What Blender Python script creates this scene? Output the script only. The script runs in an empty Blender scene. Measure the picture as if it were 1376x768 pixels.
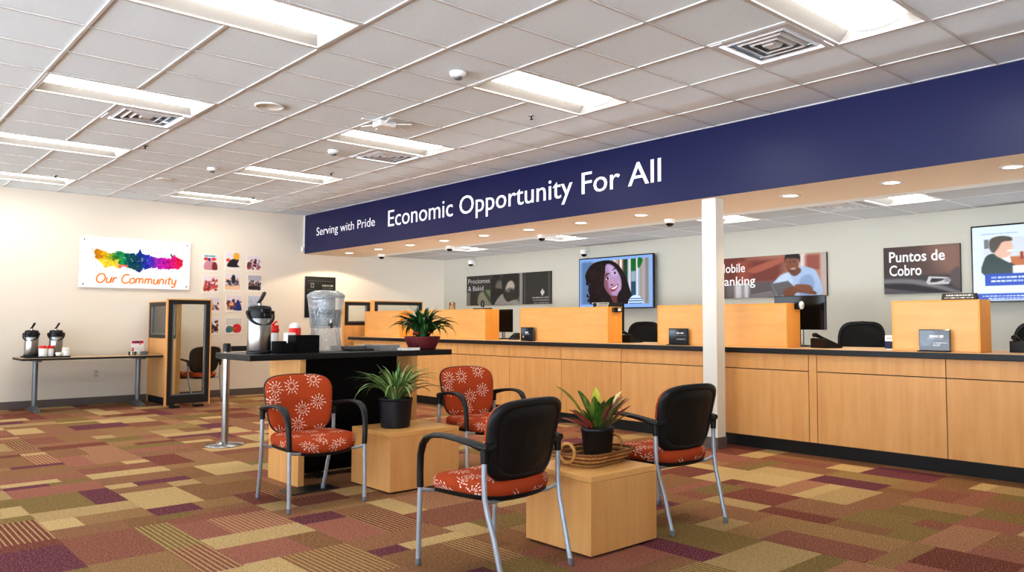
import bpy, bmesh, math, random
import numpy as np
from mathutils import Vector, Matrix
random.seed(7); RNG = np.random.RandomState(11)
SC = bpy.context.scene; COL = SC.collection
PI = math.pi
# ------------------------------------------------------------------ helpers
def lin(c):
    out = []
    for x in c[:3]:
        x = x/255.0
        out.append(x/12.92 if x <= .04045 else ((x+.055)/1.055)**2.4)
    return (out[0], out[1], out[2], 1.0)

class MB:
    """collects shapes, then links them as one mesh object"""
    def __init__(self): self.v=[]; self.f=[]; self.m=[]; self.s=[]; self.c=None
    def add(self, vs, fs, mat=0, smooth=False, col=None):
        b=len(self.v); self.v += [tuple(p) for p in vs]
        for f in fs: self.f.append(tuple(b+i for i in f)); self.m.append(mat); self.s.append(smooth)
        if col is not None:
            if self.c is None: self.c=[(1,1,1,1)]*b
            self.c += (col if isinstance(col, list) else [col]*len(vs))
        elif self.c is not None: self.c += [(1,1,1,1)]*len(vs)
        return self
    def box(self, a, b, mat=0, bev=0.0, seg=2, M=None, col=None):
        x0,y0,z0=a; x1,y1,z1=b
        vs=[(x0,y0,z0),(x1,y0,z0),(x1,y1,z0),(x0,y1,z0),(x0,y0,z1),(x1,y0,z1),(x1,y1,z1),(x0,y1,z1)]
        fs=[(0,3,2,1),(4,5,6,7),(0,1,5,4),(1,2,6,5),(2,3,7,6),(3,0,4,7)]
        sm=False
        if bev>0:
            bm=bmesh.new(); bv=[bm.verts.new(p) for p in vs]
            for f in fs: bm.faces.new([bv[i] for i in f])
            bmesh.ops.bevel(bm, geom=bm.edges[:], offset=bev, segments=seg, affect='EDGES', profile=.5)
            bm.verts.index_update(); vs=[tuple(v.co) for v in bm.verts]; fs=[tuple(v.index for v in f.verts) for f in bm.faces]; bm.free()
        if M is not None: vs=[tuple(M @ Vector(p)) for p in vs]
        return self.add(vs, fs, mat, sm, col)
    def loft(self, rings, mat=0, smooth=True, cap=True, closed=True, col=None, loop=False):
        n=len(rings[0]); vs=[p for r in rings for p in r]; fs=[]
        R=len(rings)
        for i in range(R if loop else R-1):
            j=(i+1)%R
            for k in range(n if closed else n-1):
                l=(k+1)%n
                fs.append((i*n+k, i*n+l, j*n+l, j*n+k))
        self.add(vs, fs, mat, smooth, col)
        if cap and not loop:
            self.add(rings[0], [tuple(range(n))[::-1]], mat, False, col)
            self.add(rings[-1], [tuple(range(n))], mat, False, col)
        return self
    def lathe(self, c, prof, n=24, mat=0, smooth=True, cap=True, M=None):
        rings=[]
        for r,z in prof:
            rg=[(c[0]+r*math.cos(2*PI*k/n), c[1]+r*math.sin(2*PI*k/n), c[2]+z) for k in range(n)]
            if M is not None: rg=[tuple(M @ Vector(p)) for p in rg]
            rings.append(rg)
        return self.loft(rings, mat, smooth, cap)
    def tube(self, pts, r, n=10, mat=0, cap=True, loop=False, flat=None, col=None):
        P=[Vector(p) for p in pts]; N=len(P)
        rs=r if isinstance(r,(list,tuple)) else [r]*N
        rings=[]; up=None
        for i in range(N):
            if loop: t=(P[(i+1)%N]-P[i-1])
            else: t=(P[min(i+1,N-1)]-P[max(i-1,0)])
            t.normalize()
            if up is None:
                up=Vector((1,0,0)) if abs(t.x)<.8 else Vector((0,0,1))
            u=(up - t*up.dot(t))
            if u.length<1e-5: u=t.orthogonal()
            u.normalize(); w=t.cross(u); up=u
            fu,fw=(flat[i] if isinstance(flat,list) else flat) if flat else (1,1)
            rings.append([tuple(P[i]+u*(rs[i]*fu*math.cos(2*PI*k/n))+w*(rs[i]*fw*math.sin(2*PI*k/n))) for k in range(n)])
        return self.loft(rings, mat, True, cap, True, col, loop)
    def poly(self, pts, depth, mat=0, col=None):
        """extrude a closed outline (3-D points, planar) by the vector depth"""
        n=len(pts); d=Vector(depth); q=[tuple(Vector(p)+d) for p in pts]
        self.add(list(pts)+q, [tuple(range(n))[::-1], tuple(range(n,2*n))]+[(i,(i+1)%n,n+(i+1)%n,n+i) for i in range(n)], mat, False, col)
        return self
    def build(self, name, mats, parent=None, loc=None, rot=None, fix=True):
        me=bpy.data.meshes.new(name); me.from_pydata(self.v, [], self.f)
        if not isinstance(mats,(list,tuple)): mats=[mats]
        for m in mats: me.materials.append(m)
        me.polygons.foreach_set('material_index', self.m); me.polygons.foreach_set('use_smooth', self.s)
        if self.c is not None:
            a=me.attributes.new('Col','FLOAT_COLOR','POINT')
            a.data.foreach_set('color', np.array([tuple(c)+((1,) if len(c)==3 else ()) for c in self.c],dtype=np.float32).ravel())
        if fix:
            bm=bmesh.new(); bm.from_mesh(me); bmesh.ops.recalc_face_normals(bm, faces=bm.faces[:]); bm.to_mesh(me); bm.free()
        me.update()
        o=bpy.data.objects.new(name, me); COL.objects.link(o)
        if parent: o.parent=parent
        if loc is not None: o.location=loc
        if rot is not None: o.rotation_euler=(0,0,rot)
        return o

def tag(o, label, cat, group=None, kind=None):
    o['label']=label; o['category']=cat
    if group: o['group']=group
    if kind: o['kind']=kind
    return o
def thing(name, label, cat, loc=(0,0,0), rz=0, group=None):
    o=bpy.data.objects.new(name, None); COL.objects.link(o); o.location=loc; o.rotation_euler=(0,0,rz); o.empty_display_size=.05
    return tag(o,label,cat,group)
def struct(o, label=None, cat=None):
    o['kind']='structure'
    if label: o['label']=label
    if cat: o['category']=cat
    return o
def dup(root, loc, rz, label, group=None):
    r=root.copy(); COL.objects.link(r); r.location=loc; r.rotation_euler=(0,0,rz); r['label']=label
    if group: r['group']=group
    for ch in [o for o in list(bpy.data.objects) if o.parent==root]:
        c=ch.copy(); COL.objects.link(c); c.parent=r
        for g in [o for o in list(bpy.data.objects) if o.parent==ch]:
            d=g.copy(); COL.objects.link(d); d.parent=c
    return r

# ------------------------------------------------------------------ node helpers
class NT:
    def __init__(self, name):
        self.mat=bpy.data.materials.new(name); self.mat.use_nodes=True
        self.t=self.mat.node_tree; self.t.nodes.clear()
        self.out=self.t.nodes.new('ShaderNodeOutputMaterial')
    def n(self, typ, **kw):
        nd=self.t.nodes.new(typ)
        for k,v in kw.items(): setattr(nd,k,v)
        return nd
    def link(self, a, b): self.t.links.new(a,b)
    def setin(self, nd, key, val):
        s=nd.inputs[key]
        if isinstance(val, bpy.types.NodeSocket): self.link(val, s)
        else: s.default_value=val
    def math(self, op, a, b=None, c=None):
        nd=self.n('ShaderNodeMath', operation=op)
        self.setin(nd,0,a)
        if b is not None: self.setin(nd,1,b)
        if c is not None: self.setin(nd,2,c)
        return nd.outputs[0]
    def mix(self, f, a, b, blend='MIX'):
        nd=self.n('ShaderNodeMix', data_type='RGBA', blend_type=blend)
        self.setin(nd,0,f); self.setin(nd,6,a); self.setin(nd,7,b); return nd.outputs[2]
    def noise(self, scale, vec=None, detail=2, rough=.5):
        nd=self.n('ShaderNodeTexNoise'); nd.inputs['Scale'].default_value=scale; nd.inputs['Detail'].default_value=detail; nd.inputs['Roughness'].default_value=rough
        if vec is not None: self.link(vec, nd.inputs['Vector'])
        return nd.outputs['Fac']
    def coords(self, kind='Object'): return self.n('ShaderNodeTexCoord').outputs[kind]
    def mapping(self, vec, scale=(1,1,1), loc=(0,0,0)):
        m=self.n('ShaderNodeMapping'); self.link(vec,m.inputs[0]); m.inputs['Scale'].default_value=scale
        if isinstance(loc, bpy.types.NodeSocket): self.link(loc, m.inputs['Location'])
        else: m.inputs['Location'].default_value=loc
        return m.outputs[0]
    def remap(self, v, a, b, c, d):
        nd=self.n('ShaderNodeMapRange'); self.link(v,nd.inputs[0])
        for i,x in enumerate((a,b,c,d)): nd.inputs[i+1].default_value=x
        return nd.outputs[0]
    def bsdf(self, color, rough=.5, metal=0, spec=.5, bump=None, bstr=.1, bdist=.002, **kw):
        p=self.n('ShaderNodeBsdfPrincipled')
        self.setin(p,'Base Color',color); self.setin(p,'Roughness',rough); self.setin(p,'Metallic',metal); self.setin(p,'Specular IOR Level',spec)
        for k,v in kw.items(): self.setin(p,k.replace('_',' '),v)
        if bump is not None:
            b=self.n('ShaderNodeBump'); b.inputs['Strength'].default_value=bstr; b.inputs['Distance'].default_value=bdist
            self.link(bump,b.inputs['Height']); self.link(b.outputs[0],p.inputs['Normal'])
        self.link(p.outputs[0], self.out.inputs[0]); return self.mat
def mat(name, c, rough=.5, metal=0, spec=.5, var=.06, vscale=30, bstr=.0, bscale=200, **kw):
    t=NT(name); co=t.coords()
    nz=t.noise(vscale, co, 3)
    L=lin(c); d=tuple(x*(1-var) for x in L[:3])+(1,); l=tuple(min(1,x*(1+var)) for x in L[:3])+(1,)
    col=t.mix(nz,d,l)
    b=t.noise(bscale,co,2) if bstr else None
    return t.bsdf(col,rough,metal,spec,b,bstr,**kw)
def emit(name, c, strength):
    t=NT(name); e=t.n('ShaderNodeEmission'); e.inputs[0].default_value=lin(c); e.inputs[1].default_value=strength
    t.link(e.outputs[0],t.out.inputs[0]); return t.mat
def glassy(name, tint=(235,242,242), refl=.12, alpha=.9, rough=.03, bump=0):
    """thin clear sheet: see-through with a fresnel reflection"""
    t=NT(name); tr=t.n('ShaderNodeBsdfTransparent'); tr.inputs[0].default_value=lin(tint)
    gl=t.n('ShaderNodeBsdfGlossy'); gl.inputs['Roughness'].default_value=rough
    fr=t.n('ShaderNodeFresnel'); fr.inputs[0].default_value=1.45
    f=t.math('MINIMUM', t.math('MULTIPLY_ADD', fr.outputs[0], 1.0, refl-.04), .9)
    mx=t.n('ShaderNodeMixShader'); t.link(f,mx.inputs[0]); t.link(tr.outputs[0],mx.inputs[1]); t.link(gl.outputs[0],mx.inputs[2])
    if bump:
        b=t.n('ShaderNodeBump'); b.inputs['Strength'].default_value=bump; b.inputs['Distance'].default_value=.01
        t.link(t.noise(60,t.coords(),2),b.inputs['Height']); t.link(b.outputs[0],gl.inputs['Normal']); t.link(b.outputs[0],fr.inputs['Normal'])
    t.link(mx.outputs[0],t.out.inputs[0]); return t.mat
def wood(name, axis='z', light=(226,172,102), dark=(204,142,76), rough=.38):
    t=NT(name); co=t.coords()
    rnd=t.n('ShaderNodeObjectInfo').outputs['Random']
    cx=t.n('ShaderNodeCombineXYZ'); r=t.math('MULTIPLY',rnd,37.0)
    for i in range(3): t.link(r,cx.inputs[i])
    sc={'z':(9,9,.9),'x':(.9,9,9),'y':(9,.9,9)}[axis]
    v=t.mapping(co,sc,cx.outputs[0])
    n1=t.noise(1.6,v,6,.6); n2=t.noise(14,v,3,.6)
    blot=t.noise(5,t.mapping(co,(1,1,1),cx.outputs[0]),2)
    f=t.math('ADD',t.math('MULTIPLY',t.remap(n1,.3,.7,0,1),.6),t.math('MULTIPLY',n2,.25))
    f=t.math('ADD',f,t.math('MULTIPLY',t.math('SUBTRACT',blot,.5),.35))
    f=t.math('ADD',f,t.math('MULTIPLY',t.math('SUBTRACT',rnd,.5),.25))
    c=t.mix(f,lin(dark),lin(light))
    return t.bsdf(c,rough,0,.45,n2,.03,.001)
def attr_mat(name, rough=.5, strength=0, spec=.4, noise=0.0):
    t=NT(name); a=t.n('ShaderNodeAttribute'); a.attribute_name='Col'; c=a.outputs['Color']
    if strength:
        e=t.n('ShaderNodeEmission'); t.link(c,e.inputs[0]); e.inputs[1].default_value=strength
        g=t.n('ShaderNodeBsdfGlossy'); g.inputs['Roughness'].default_value=.15; g.inputs[0].default_value=(.03,.03,.03,1)
        ad=t.n('ShaderNodeAddShader'); t.link(e.outputs[0],ad.inputs[0]); t.link(g.outputs[0],ad.inputs[1]); t.link(ad.outputs[0],t.out.inputs[0]); return t.mat
    if noise:
        c=t.mix(1.0,c,t.mix(t.noise(90,t.coords(),2),(1-noise,)*3+(1,),(1+noise,)*3+(1,)),'MULTIPLY')
    return t.bsdf(c,rough,0,spec)
def fabric(name, ax):
    """brick red weave with scattered white dashed starbursts"""
    t=NT(name); co=t.coords(); s=t.n('ShaderNodeSeparateXYZ'); t.link(co,s.inputs[0])
    U=s.outputs[0]; V=s.outputs[1 if ax=='y' else 2]
    C=.148
    sg=lambda v: t.math('SIGN',v)
    if ax=='y':   # carry the pattern down over the cushion edges
        dz=t.math('SUBTRACT',s.outputs[2],.445)
        U=t.math('SUBTRACT',U,t.math('MULTIPLY',sg(U),dz)); V=t.math('SUBTRACT',V,t.math('MULTIPLY',sg(V),dz))
    cb=t.n('ShaderNodeCombineXYZ'); t.link(t.math('MULTIPLY_ADD',U,1/C,.37),cb.inputs[0]); t.link(t.math('MULTIPLY_ADD',V,1/C,.15),cb.inputs[1])
    vo=t.n('ShaderNodeTexVoronoi',voronoi_dimensions='2D',feature='F1'); vo.inputs['Scale'].default_value=1; vo.inputs['Randomness'].default_value=.5; t.link(cb.outputs[0],vo.inputs['Vector'])
    df=t.n('ShaderNodeVectorMath',operation='SUBTRACT'); t.link(cb.outputs[0],df.inputs[0]); t.link(vo.outputs['Position'],df.inputs[1])
    ds=t.n('ShaderNodeSeparateXYZ'); t.link(df.outputs[0],ds.inputs[0])
    x=t.math('MULTIPLY',ds.outputs[0],C); y=t.math('MULTIPLY',ds.outputs[1],C)
    r=t.math('SQRT',t.math('ADD',t.math('MULTIPLY',x,x),t.math('MULTIPLY',y,y))); th=t.math('ARCTAN2',y,x)
    cs=t.n('ShaderNodeSeparateColor'); t.link(vo.outputs['Color'],cs.inputs[0]); ph=t.math('MULTIPLY',cs.outputs[0],6.28)
    n=12.0
    ca=t.math('COSINE',t.math('ADD',t.math('MULTIPLY',th,n),ph))
    hw=t.math('MULTIPLY_ADD',r,.035,.0017)
    thr=t.math('COSINE',t.math('MINIMUM',t.math('MULTIPLY',t.math('DIVIDE',hw,t.math('MAXIMUM',r,.004)),n),1.45))
    ray=t.math('GREATER_THAN',ca,thr)
    lim=t.math('MULTIPLY_ADD',t.math('SINE',t.math('ADD',t.math('MULTIPLY',th,5.0),ph)),.008,.053)
    band=t.math('MULTIPLY',t.math('GREATER_THAN',r,.011),t.math('LESS_THAN',r,lim))
    dash=t.math('GREATER_THAN',t.math('SINE',t.math('ADD',t.math('MULTIPLY',r,330.0),t.math('MULTIPLY',ph,2.0))),-.62)
    m=t.math('MULTIPLY',t.math('MULTIPLY',ray,band),dash)
    weave=t.noise(600,co,2)
    base=t.mix(weave,lin((146,58,26)),lin((190,84,42)))
    col=t.mix(t.math('MULTIPLY',m,.92),base,lin((240,222,205)))
    return t.bsdf(col,.85,0,.2,weave,.15,.002)

# ------------------------------------------------------------------ a small painter for flat prints and screens
class Paint:
    def __init__(s,w,h,c): s.w=w;s.h=h; s.a=np.zeros((h,w,3))+np.array(c,float); yy,xx=np.mgrid[0:h,0:w]; s.X=(xx+.5)/w; s.Y=(yy+.5)/h   # Y down from the top
    def blend(s,m,c): s.a=s.a*(1-m[...,None])+np.array(c,float)*m[...,None]
    def grad(s,c0,c1,axis=0):
        t=(s.X if axis==0 else s.Y)[...,None]; s.a=np.array(c0,float)*(1-t)+np.array(c1,float)*t
    def ell(s,cx,cy,rx,ry,c,rot=0,soft=.12,op=1):
        dx=s.X-cx; dy=s.Y-cy; asp=s.w/s.h; ca,sa=math.cos(rot),math.sin(rot)
        ex=(dx*asp*ca+dy*sa)/asp; ey=(-dx*asp*sa+dy*ca)
        d=np.sqrt((ex/rx)**2+(ey/ry)**2); s.blend(np.clip((1-d)/soft+.5,0,1)*op,c)
    def rect(s,x0,y0,x1,y1,c,op=1,soft=0):
        f=soft or .5/s.w
        g=.5/s.h if not soft else soft
        m=np.clip((s.X-x0)/f+.5,0,1)*np.clip((x1-s.X)/f+.5,0,1)*np.clip((s.Y-y0)/g+.5,0,1)*np.clip((y1-s.Y)/g+.5,0,1); s.blend(m*op,c)
    def poly(s,pts,c,soft=0,op=1,smooth=True):
        if smooth:
            q=[];n=len(pts)
            for i in range(n):
                p0,p1,p2,p3=[np.array(pts[(i+k-1)%n],float) for k in range(4)]
                for u in (0,.25,.5,.75):
                    q.append(.5*((2*p1)+(-p0+p2)*u+(2*p0-5*p1+4*p2-p3)*u*u+(-p0+3*p1-3*p2+p3)*u**3))
            pts=q
        asp=s.w/s.h; X=s.X*asp; Y=s.Y; ins=np.zeros(X.shape,bool); dm=np.full(X.shape,9.0)
        n=len(pts)
        for i in range(n):
            ax,ay=pts[i][0]*asp,pts[i][1]; bx,by=pts[(i+1)%n][0]*asp,pts[(i+1)%n][1]
            c1=(ay>Y)!=(by>Y)
            with np.errstate(divide='ignore',invalid='ignore'):
                xi=(bx-ax)*(Y-ay)/(by-ay if by!=ay else 1e-9)+ax
            ins^=c1&(X<xi)
            L=(bx-ax)**2+(by-ay)**2+1e-12; tt=np.clip(((X-ax)*(bx-ax)+(Y-ay)*(by-ay))/L,0,1)
            dm=np.minimum(dm,np.hypot(X-ax-tt*(bx-ax),Y-ay-tt*(by-ay)))
        f=max(soft,1.0/s.h); s.blend(np.clip(np.where(ins,dm,-dm)/f+.5,0,1)*op,c)
    def speck(s,amt):
        s.a=s.a*(1+amt*(RNG.rand(s.h,s.w,1)-.5))
    def bars(s,x0,y0,x1,y1,c,n=12,op=1):
        """a line of print too small to read: broken dashes"""
        x=x0
        while x<x1:
            w=(x1-x0)/n*RNG.uniform(.5,1.3); s.rect(x,y0,min(x+w*.85,x1),y1,c,op*RNG.uniform(.6,1)); x+=w
    def lin(s):
        a=np.clip(s.a,0,255)/255.0
        return np.where(a<=.04045,a/12.92,((a+.055)/1.055)**2.4)
def panel(name, paint, o, u, v, m, parent=None):
    """a flat sheet whose vertices carry the painted colours; o = lower left corner, u and v = its edges"""
    h,w=paint.h,paint.w; a=paint.lin()
    o=np.array(o,float);u=np.array(u,float);v=np.array(v,float)
    U=np.linspace(0,1,w);V=np.linspace(1,0,h)
    co=(o+U[None,:,None]*u+V[:,None,None]*v).reshape(-1,3)
    idx=np.arange(h*w).reshape(h,w)
    q=np.stack([idx[1:,:-1],idx[1:,1:],idx[:-1,1:],idx[:-1,:-1]],-1).reshape(-1,4)
    me=bpy.data.meshes.new(name); me.from_pydata(co.tolist(),[],q.tolist()); me.materials.append(m)
    at=me.attributes.new('Col','FLOAT_COLOR','POINT'); at.data.foreach_set('color',np.concatenate([a.reshape(-1,3),np.ones((h*w,1))],1).astype(np.float32).ravel())
    me.update(); ob=bpy.data.objects.new(name,me); COL.objects.link(ob)
    if parent: ob.parent=parent
    return ob
def text(name, body, o, u, v, width, cap, m, parent=None, depth=.002, shear=0, thick=0, bold=0, words=False):
    """lettering as a mesh: baseline starts at o, runs along u, rises along v; fitted to width and to the height of a capital"""
    def tm(s, off=0):
        cu=bpy.data.curves.new('t','FONT'); cu.body=s; cu.size=1; cu.offset=off; cu.shear=shear; cu.resolution_u=3
        ob=bpy.data.objects.new('t',cu); COL.objects.link(ob)
        me=bpy.data.meshes.new_from_object(ob); co=np.array([x.co[:] for x in me.vertices]); fs=[tuple(p.vertices) for p in me.polygons]
        bpy.data.objects.remove(ob); bpy.data.curves.remove(cu); bpy.data.meshes.remove(me); return co,fs
    ch,_=tm('H'); capn=ch[:,1].max()
    co,fs=tm(body,bold)
    x0,x1=co[:,0].min(),co[:,0].max(); sx=width/(x1-x0); sy=cap/capn
    u=Vector(u);v=Vector(v);n=u.cross(v); o=Vector(o)
    groups=[fs]
    if words:
        iv=sorted((min(co[i][0] for i in f),max(co[i][0] for i in f)) for f in fs); cuts=[]; e=iv[0][1]
        for p,q in iv:
            if p-e>.16: cuts.append((p+e)/2)
            e=max(e,q)
        groups=[[] for _ in range(len(cuts)+1)]
        for f in fs: groups[sum(co[f[0]][0]>c for c in cuts)].append(f)
    out=[]
    for g in groups:
        mb=MB(); used=sorted({i for f in g for i in f}); ix={k:q for q,k in enumerate(used)}
        reps=1 if not thick else 4
        for k in range(reps):
            dx=(k/(reps-1)-.5)*thick if reps>1 else 0
            mb.add([tuple(o+u*((co[i][0]-x0)*sx+dx)+v*(co[i][1]*sy)+n*(depth+.00015*k)) for i in used],[tuple(ix[i] for i in f) for f in g])
        out.append(mb.build(name,m,parent,fix=False))
    return out[0]
def blades(mb, n, base, Lr, w, elev, droop, cols, rad=.02, seed=0, seg=7, az=None):
    r=random.Random(seed)
    for i in range(n):
        a=(2*PI*i/n*2.4+r.uniform(-.3,.3)) if az is None else az[i]
        L=r.uniform(*Lr); e=r.uniform(*elev); dr=r.uniform(*droop); W=w*r.uniform(.75,1.15)
        ca,sa=math.cos(a),math.sin(a); x=r.uniform(0,rad); z=0; th=e; side=Vector((-sa,ca,0))
        L1=[];L2=[];Lc=[]
        for k in range(seg+1):
            t=k/seg; ww=W*min(1,.55+1.6*t)*(1-t**2.6)+.0006
            c=Vector((base[0]+x*ca,base[1]+x*sa,base[2]+z))
            L1.append(c-side*ww+Vector((0,0,ww*.5))); L2.append(c+side*ww+Vector((0,0,ww*.5))); Lc.append(c)
            x+=math.cos(th)*L/seg; z+=math.sin(th)*L/seg; th-=dr/seg*(0.5+1.2*t)
        c1=r.choice(cols); vs=[];cl=[]
        for k in range(seg+1):
            vs+=[L1[k],Lc[k],L2[k]]; cl+=[c1[0],c1[1],c1[0]]
        fs=[]
        for k in range(seg):
            b=3*k; fs+=[(b,b+1,b+4,b+3),(b+1,b+2,b+5,b+4)]
        mb.add(vs,fs,0,True,cl)
# ------------------------------------------------------------------ materials
M_wall=mat('cream_wall_paint',(223,214,200),.85,var=.015,vscale=4,bstr=.04,bscale=300)
M_wall_r=mat('pale_wall_paint',(208,206,194),.85,var=.015,vscale=4)
M_navy=mat('navy_paint',(12,19,72),.38,spec=.4,var=.05,vscale=3)
M_beige=mat('beige_soffit_paint',(224,206,180),.8,var=.02)
M_white=mat('white_paint',(222,221,214),.6,var=.015)
M_base=mat('grey_brown_vinyl_base',(104,94,90),.5,var=.05)
M_tee=mat('ceiling_tee_metal',(206,204,202),.5,var=.02)
M_maple=wood('maple_vertical','z',(232,184,122),(212,156,94)); M_mapleh=wood('maple_horizontal','y',(236,188,124),(218,162,96)); M_maplex=wood('maple_top','x',(238,190,122),(216,162,96))
M_maplee=wood('maple_edge','z',(242,176,84),(230,158,66))
M_black=mat('black_plastic',(13,13,15),.45,var=.1,bstr=.08,bscale=700)
M_blackl=mat('black_laminate',(15,16,19),.42,var=.08,vscale=60)
M_blackg=mat('black_gloss',(9,9,11),.14,var=.05)
M_deep=mat('deep_black_laminate',(5,7,11),.5,spec=.2,var=.05)
M_kick=mat('black_toe_kick',(16,16,18),.45,var=.1)
M_steel=mat('brushed_steel',(172,171,169),.28,1,var=.06,vscale=60)
M_chrome=mat('satin_chrome',(178,178,180),.18,1,var=.02)
M_tube=mat('silver_grey_paint',(176,182,190),.35,.35,var=.03)
M_alu=mat('grey_aluminium',(128,134,138),.4,.6,var=.04)
M_dark=mat('dark_bronze_frame',(44,42,40),.45,.2,var=.06)
M_tan=mat('tan_laminate',(200,172,138),.45,var=.05,vscale=80)
M_red=mat('red_plastic',(222,44,32),.4,var=.06)
M_paper=mat('white_paper',(236,234,228),.7,var=.02)
M_wplast=mat('white_plastic',(238,238,236),.35,var=.02)
M_lens=emit('light_lens',(255,250,240),13)
M_lens2=emit('downlight_lens',(255,240,215),6.0)
M_refl=mat('troffer_reflector_white',(172,171,169),.45,var=.01)
M_fs=fabric('starburst_seat_fabric','y'); M_fb=fabric('starburst_back_fabric','z')
M_foot=mat('grey_foot',(120,124,128),.4,var=.05)
M_letter=mat('white_vinyl_letter',(244,244,246),.5,var=.01)
M_orange=mat('orange_ink',(242,146,48),.5,var=.03)
M_acryl=glassy('clear_acrylic',(250,251,251),.07)
M_glass=glassy('partition_glass',(250,252,250),.03)
M_print=attr_mat('printed_sheet',.45,noise=.03); M_gloss=attr_mat('glossy_print',.12,spec=.5)
M_scr=attr_mat('lit_screen',.2,1.0)
M_leaf=attr_mat('leaf',.38,noise=.12)
M_wick=mat('seagrass',(196,148,86),.8,var=.35,vscale=55,bstr=.5,bscale=120)
M_wick2=mat('seagrass_dark',(128,82,40),.8,var=.35,vscale=55,bstr=.5,bscale=120)
M_soil=mat('potting_soil',(48,34,24),.95,var=.4,vscale=80,bstr=.6,bscale=80)
M_belt=mat('black_webbing',(18,18,20),.7,var=.1)
M_lettering=mat('pale_print',(214,216,220),.5,var=.02)
def carpet():
    t=NT('patchwork_carpet'); co=t.coords(); a=t.n('ShaderNodeAttribute'); a.attribute_name='Col'
    st=t.n('ShaderNodeAttribute'); st.attribute_name='Stripe'
    s=t.n('ShaderNodeSeparateXYZ'); t.link(co,s.inputs[0])
    def stripes(ax): return t.math('GREATER_THAN', t.math('SINE',t.math('MULTIPLY',s.outputs[ax],2*PI/.027)), .5)
    f=st.outputs['Fac']
    sx=t.math('MULTIPLY',stripes(0),t.math('COMPARE',f,1.0,.1)); sy=t.math('MULTIPLY',stripes(1),t.math('COMPARE',f,2.0,.1))
    m=t.math('MULTIPLY',t.math('MAXIMUM',sx,sy),.85)
    c=t.mix(m,a.outputs['Color'],lin((190,160,112)))
    n1=t.noise(150,co,3,.8); n2=t.noise(45,t.mapping(co,(1,2.4,1)),3,.75); n3=t.noise(110,co,2,.7)
    k=t.remap(n1,.33,.67,.45,1.5); k2=t.remap(n2,.3,.7,.72,1.25)
    c=t.mix(t.math('MULTIPLY',t.math('GREATER_THAN',n3,.56),.42),c,lin((186,156,114)))
    g=t.n('ShaderNodeCombineColor'); kk=t.math('MULTIPLY',k,k2)
    for i in range(3): t.link(kk,g.inputs[i])
    c=t.mix(1.0,c,g.outputs[0],'MULTIPLY')
    return t.bsdf(c,.95,0,.1,n1,.5,.004)
M_carpet=carpet()
def tilemat():
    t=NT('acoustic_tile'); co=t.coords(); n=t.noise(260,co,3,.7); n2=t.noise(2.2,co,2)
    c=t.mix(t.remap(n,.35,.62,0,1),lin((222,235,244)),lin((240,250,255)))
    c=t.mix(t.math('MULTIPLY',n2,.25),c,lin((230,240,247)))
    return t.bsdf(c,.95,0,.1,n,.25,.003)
M_tile=tilemat()
# ------------------------------------------------------------------ dimensions
XS=5.985; XB=7.03; XR=8.87; YW=12.92; H=2.992; ZS=2.335; HT=2.385
GX=1.1433; GY=3.7056; T=.6096
X0,Y0=-6.2,-3.6
# ------------------------------------------------------------------ floor
PAL={'tan':(190,164,118),'sand':(174,148,106),'olive':(130,108,66),'brown':(138,100,70),'rust':(120,64,58),'rust2':(136,86,72),'plum':(108,52,72),'pink':(152,98,84),'mix':(150,116,80),'mix2':(144,102,76)}
def carpet_floor():
    v=[];f=[];c=[];s=[]
    R=random.Random(23)
    names=['tan']*4+['sand']*4+['olive']*3+['brown']*3+['rust']*3+['rust2']*3+['plum']*2+['pink']*4+['mix']*3+['mix2']*4
    def q(x0,y0,x1,y1,col,st):
        b=len(v); v.extend([(x0,y0,0),(x1,y0,0),(x1,y1,0),(x0,y1,0)]); f.append((b,b+1,b+2,b+3)); k=R.uniform(.93,1.07); L=lin(PAL[col]); c.append((L[0]*k,L[1]*k,L[2]*k,1)); s.append(st)
    P=.545; nx=int((XR-X0)/P)+1; last=None
    for i in range(nx):
        x0=1.53+P*(math.floor((X0-1.53)/P)+i); y=Y0-R.uniform(0,.4)
        turned=False
        while y<YW:
            turned=R.random()<.22
            hgt=R.uniform(.45,.62) if turned else R.choice([.13,.16,.22,.25,.27,.33,.45])*R.uniform(.9,1.1)
            y1=min(y+hgt,YW); a=max(x0,X0); b=min(x0+P,XR); y0c=max(y,Y0)
            if y1>y0c and b>a:
                col=R.choice(names)
                while col==last: col=R.choice(names)
                last=col
                if turned or R.random()<.5:
                    m=a+(b-a)*R.choice([.33,.5,.66]); c2=R.choice([n for n in names if n!=col])
                    q(a,y0c,m,y1,col,0)
                    st=(1 if R.random()<.6 else 0) if hgt>.4 else 0
                    if st: c2=R.choice(['rust','olive','rust2','pink','brown'])
                    q(m,y0c,b,y1,c2,st)
                else:
                    st=0
                    if R.random()<.10 and hgt>.2: st=1; col=R.choice(['rust','olive','brown','pink'])
                    q(a,y0c,b,y1,col,st)
            y=y1
    me=bpy.data.meshes.new('floor'); me.from_pydata(v,[],f); me.materials.append(M_carpet)
    at=me.attributes.new('Col','FLOAT_COLOR','FACE'); at.data.foreach_set('color',np.array(c,np.float32).ravel())
    a2=me.attributes.new('Stripe','FLOAT','FACE'); a2.data.foreach_set('value',np.array(s,np.float32))
    o=bpy.data.objects.new('floor',me); COL.objects.link(o); struct(o,'patchwork carpet of tan, olive, rust and plum rectangles','carpet')
carpet_floor()
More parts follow.
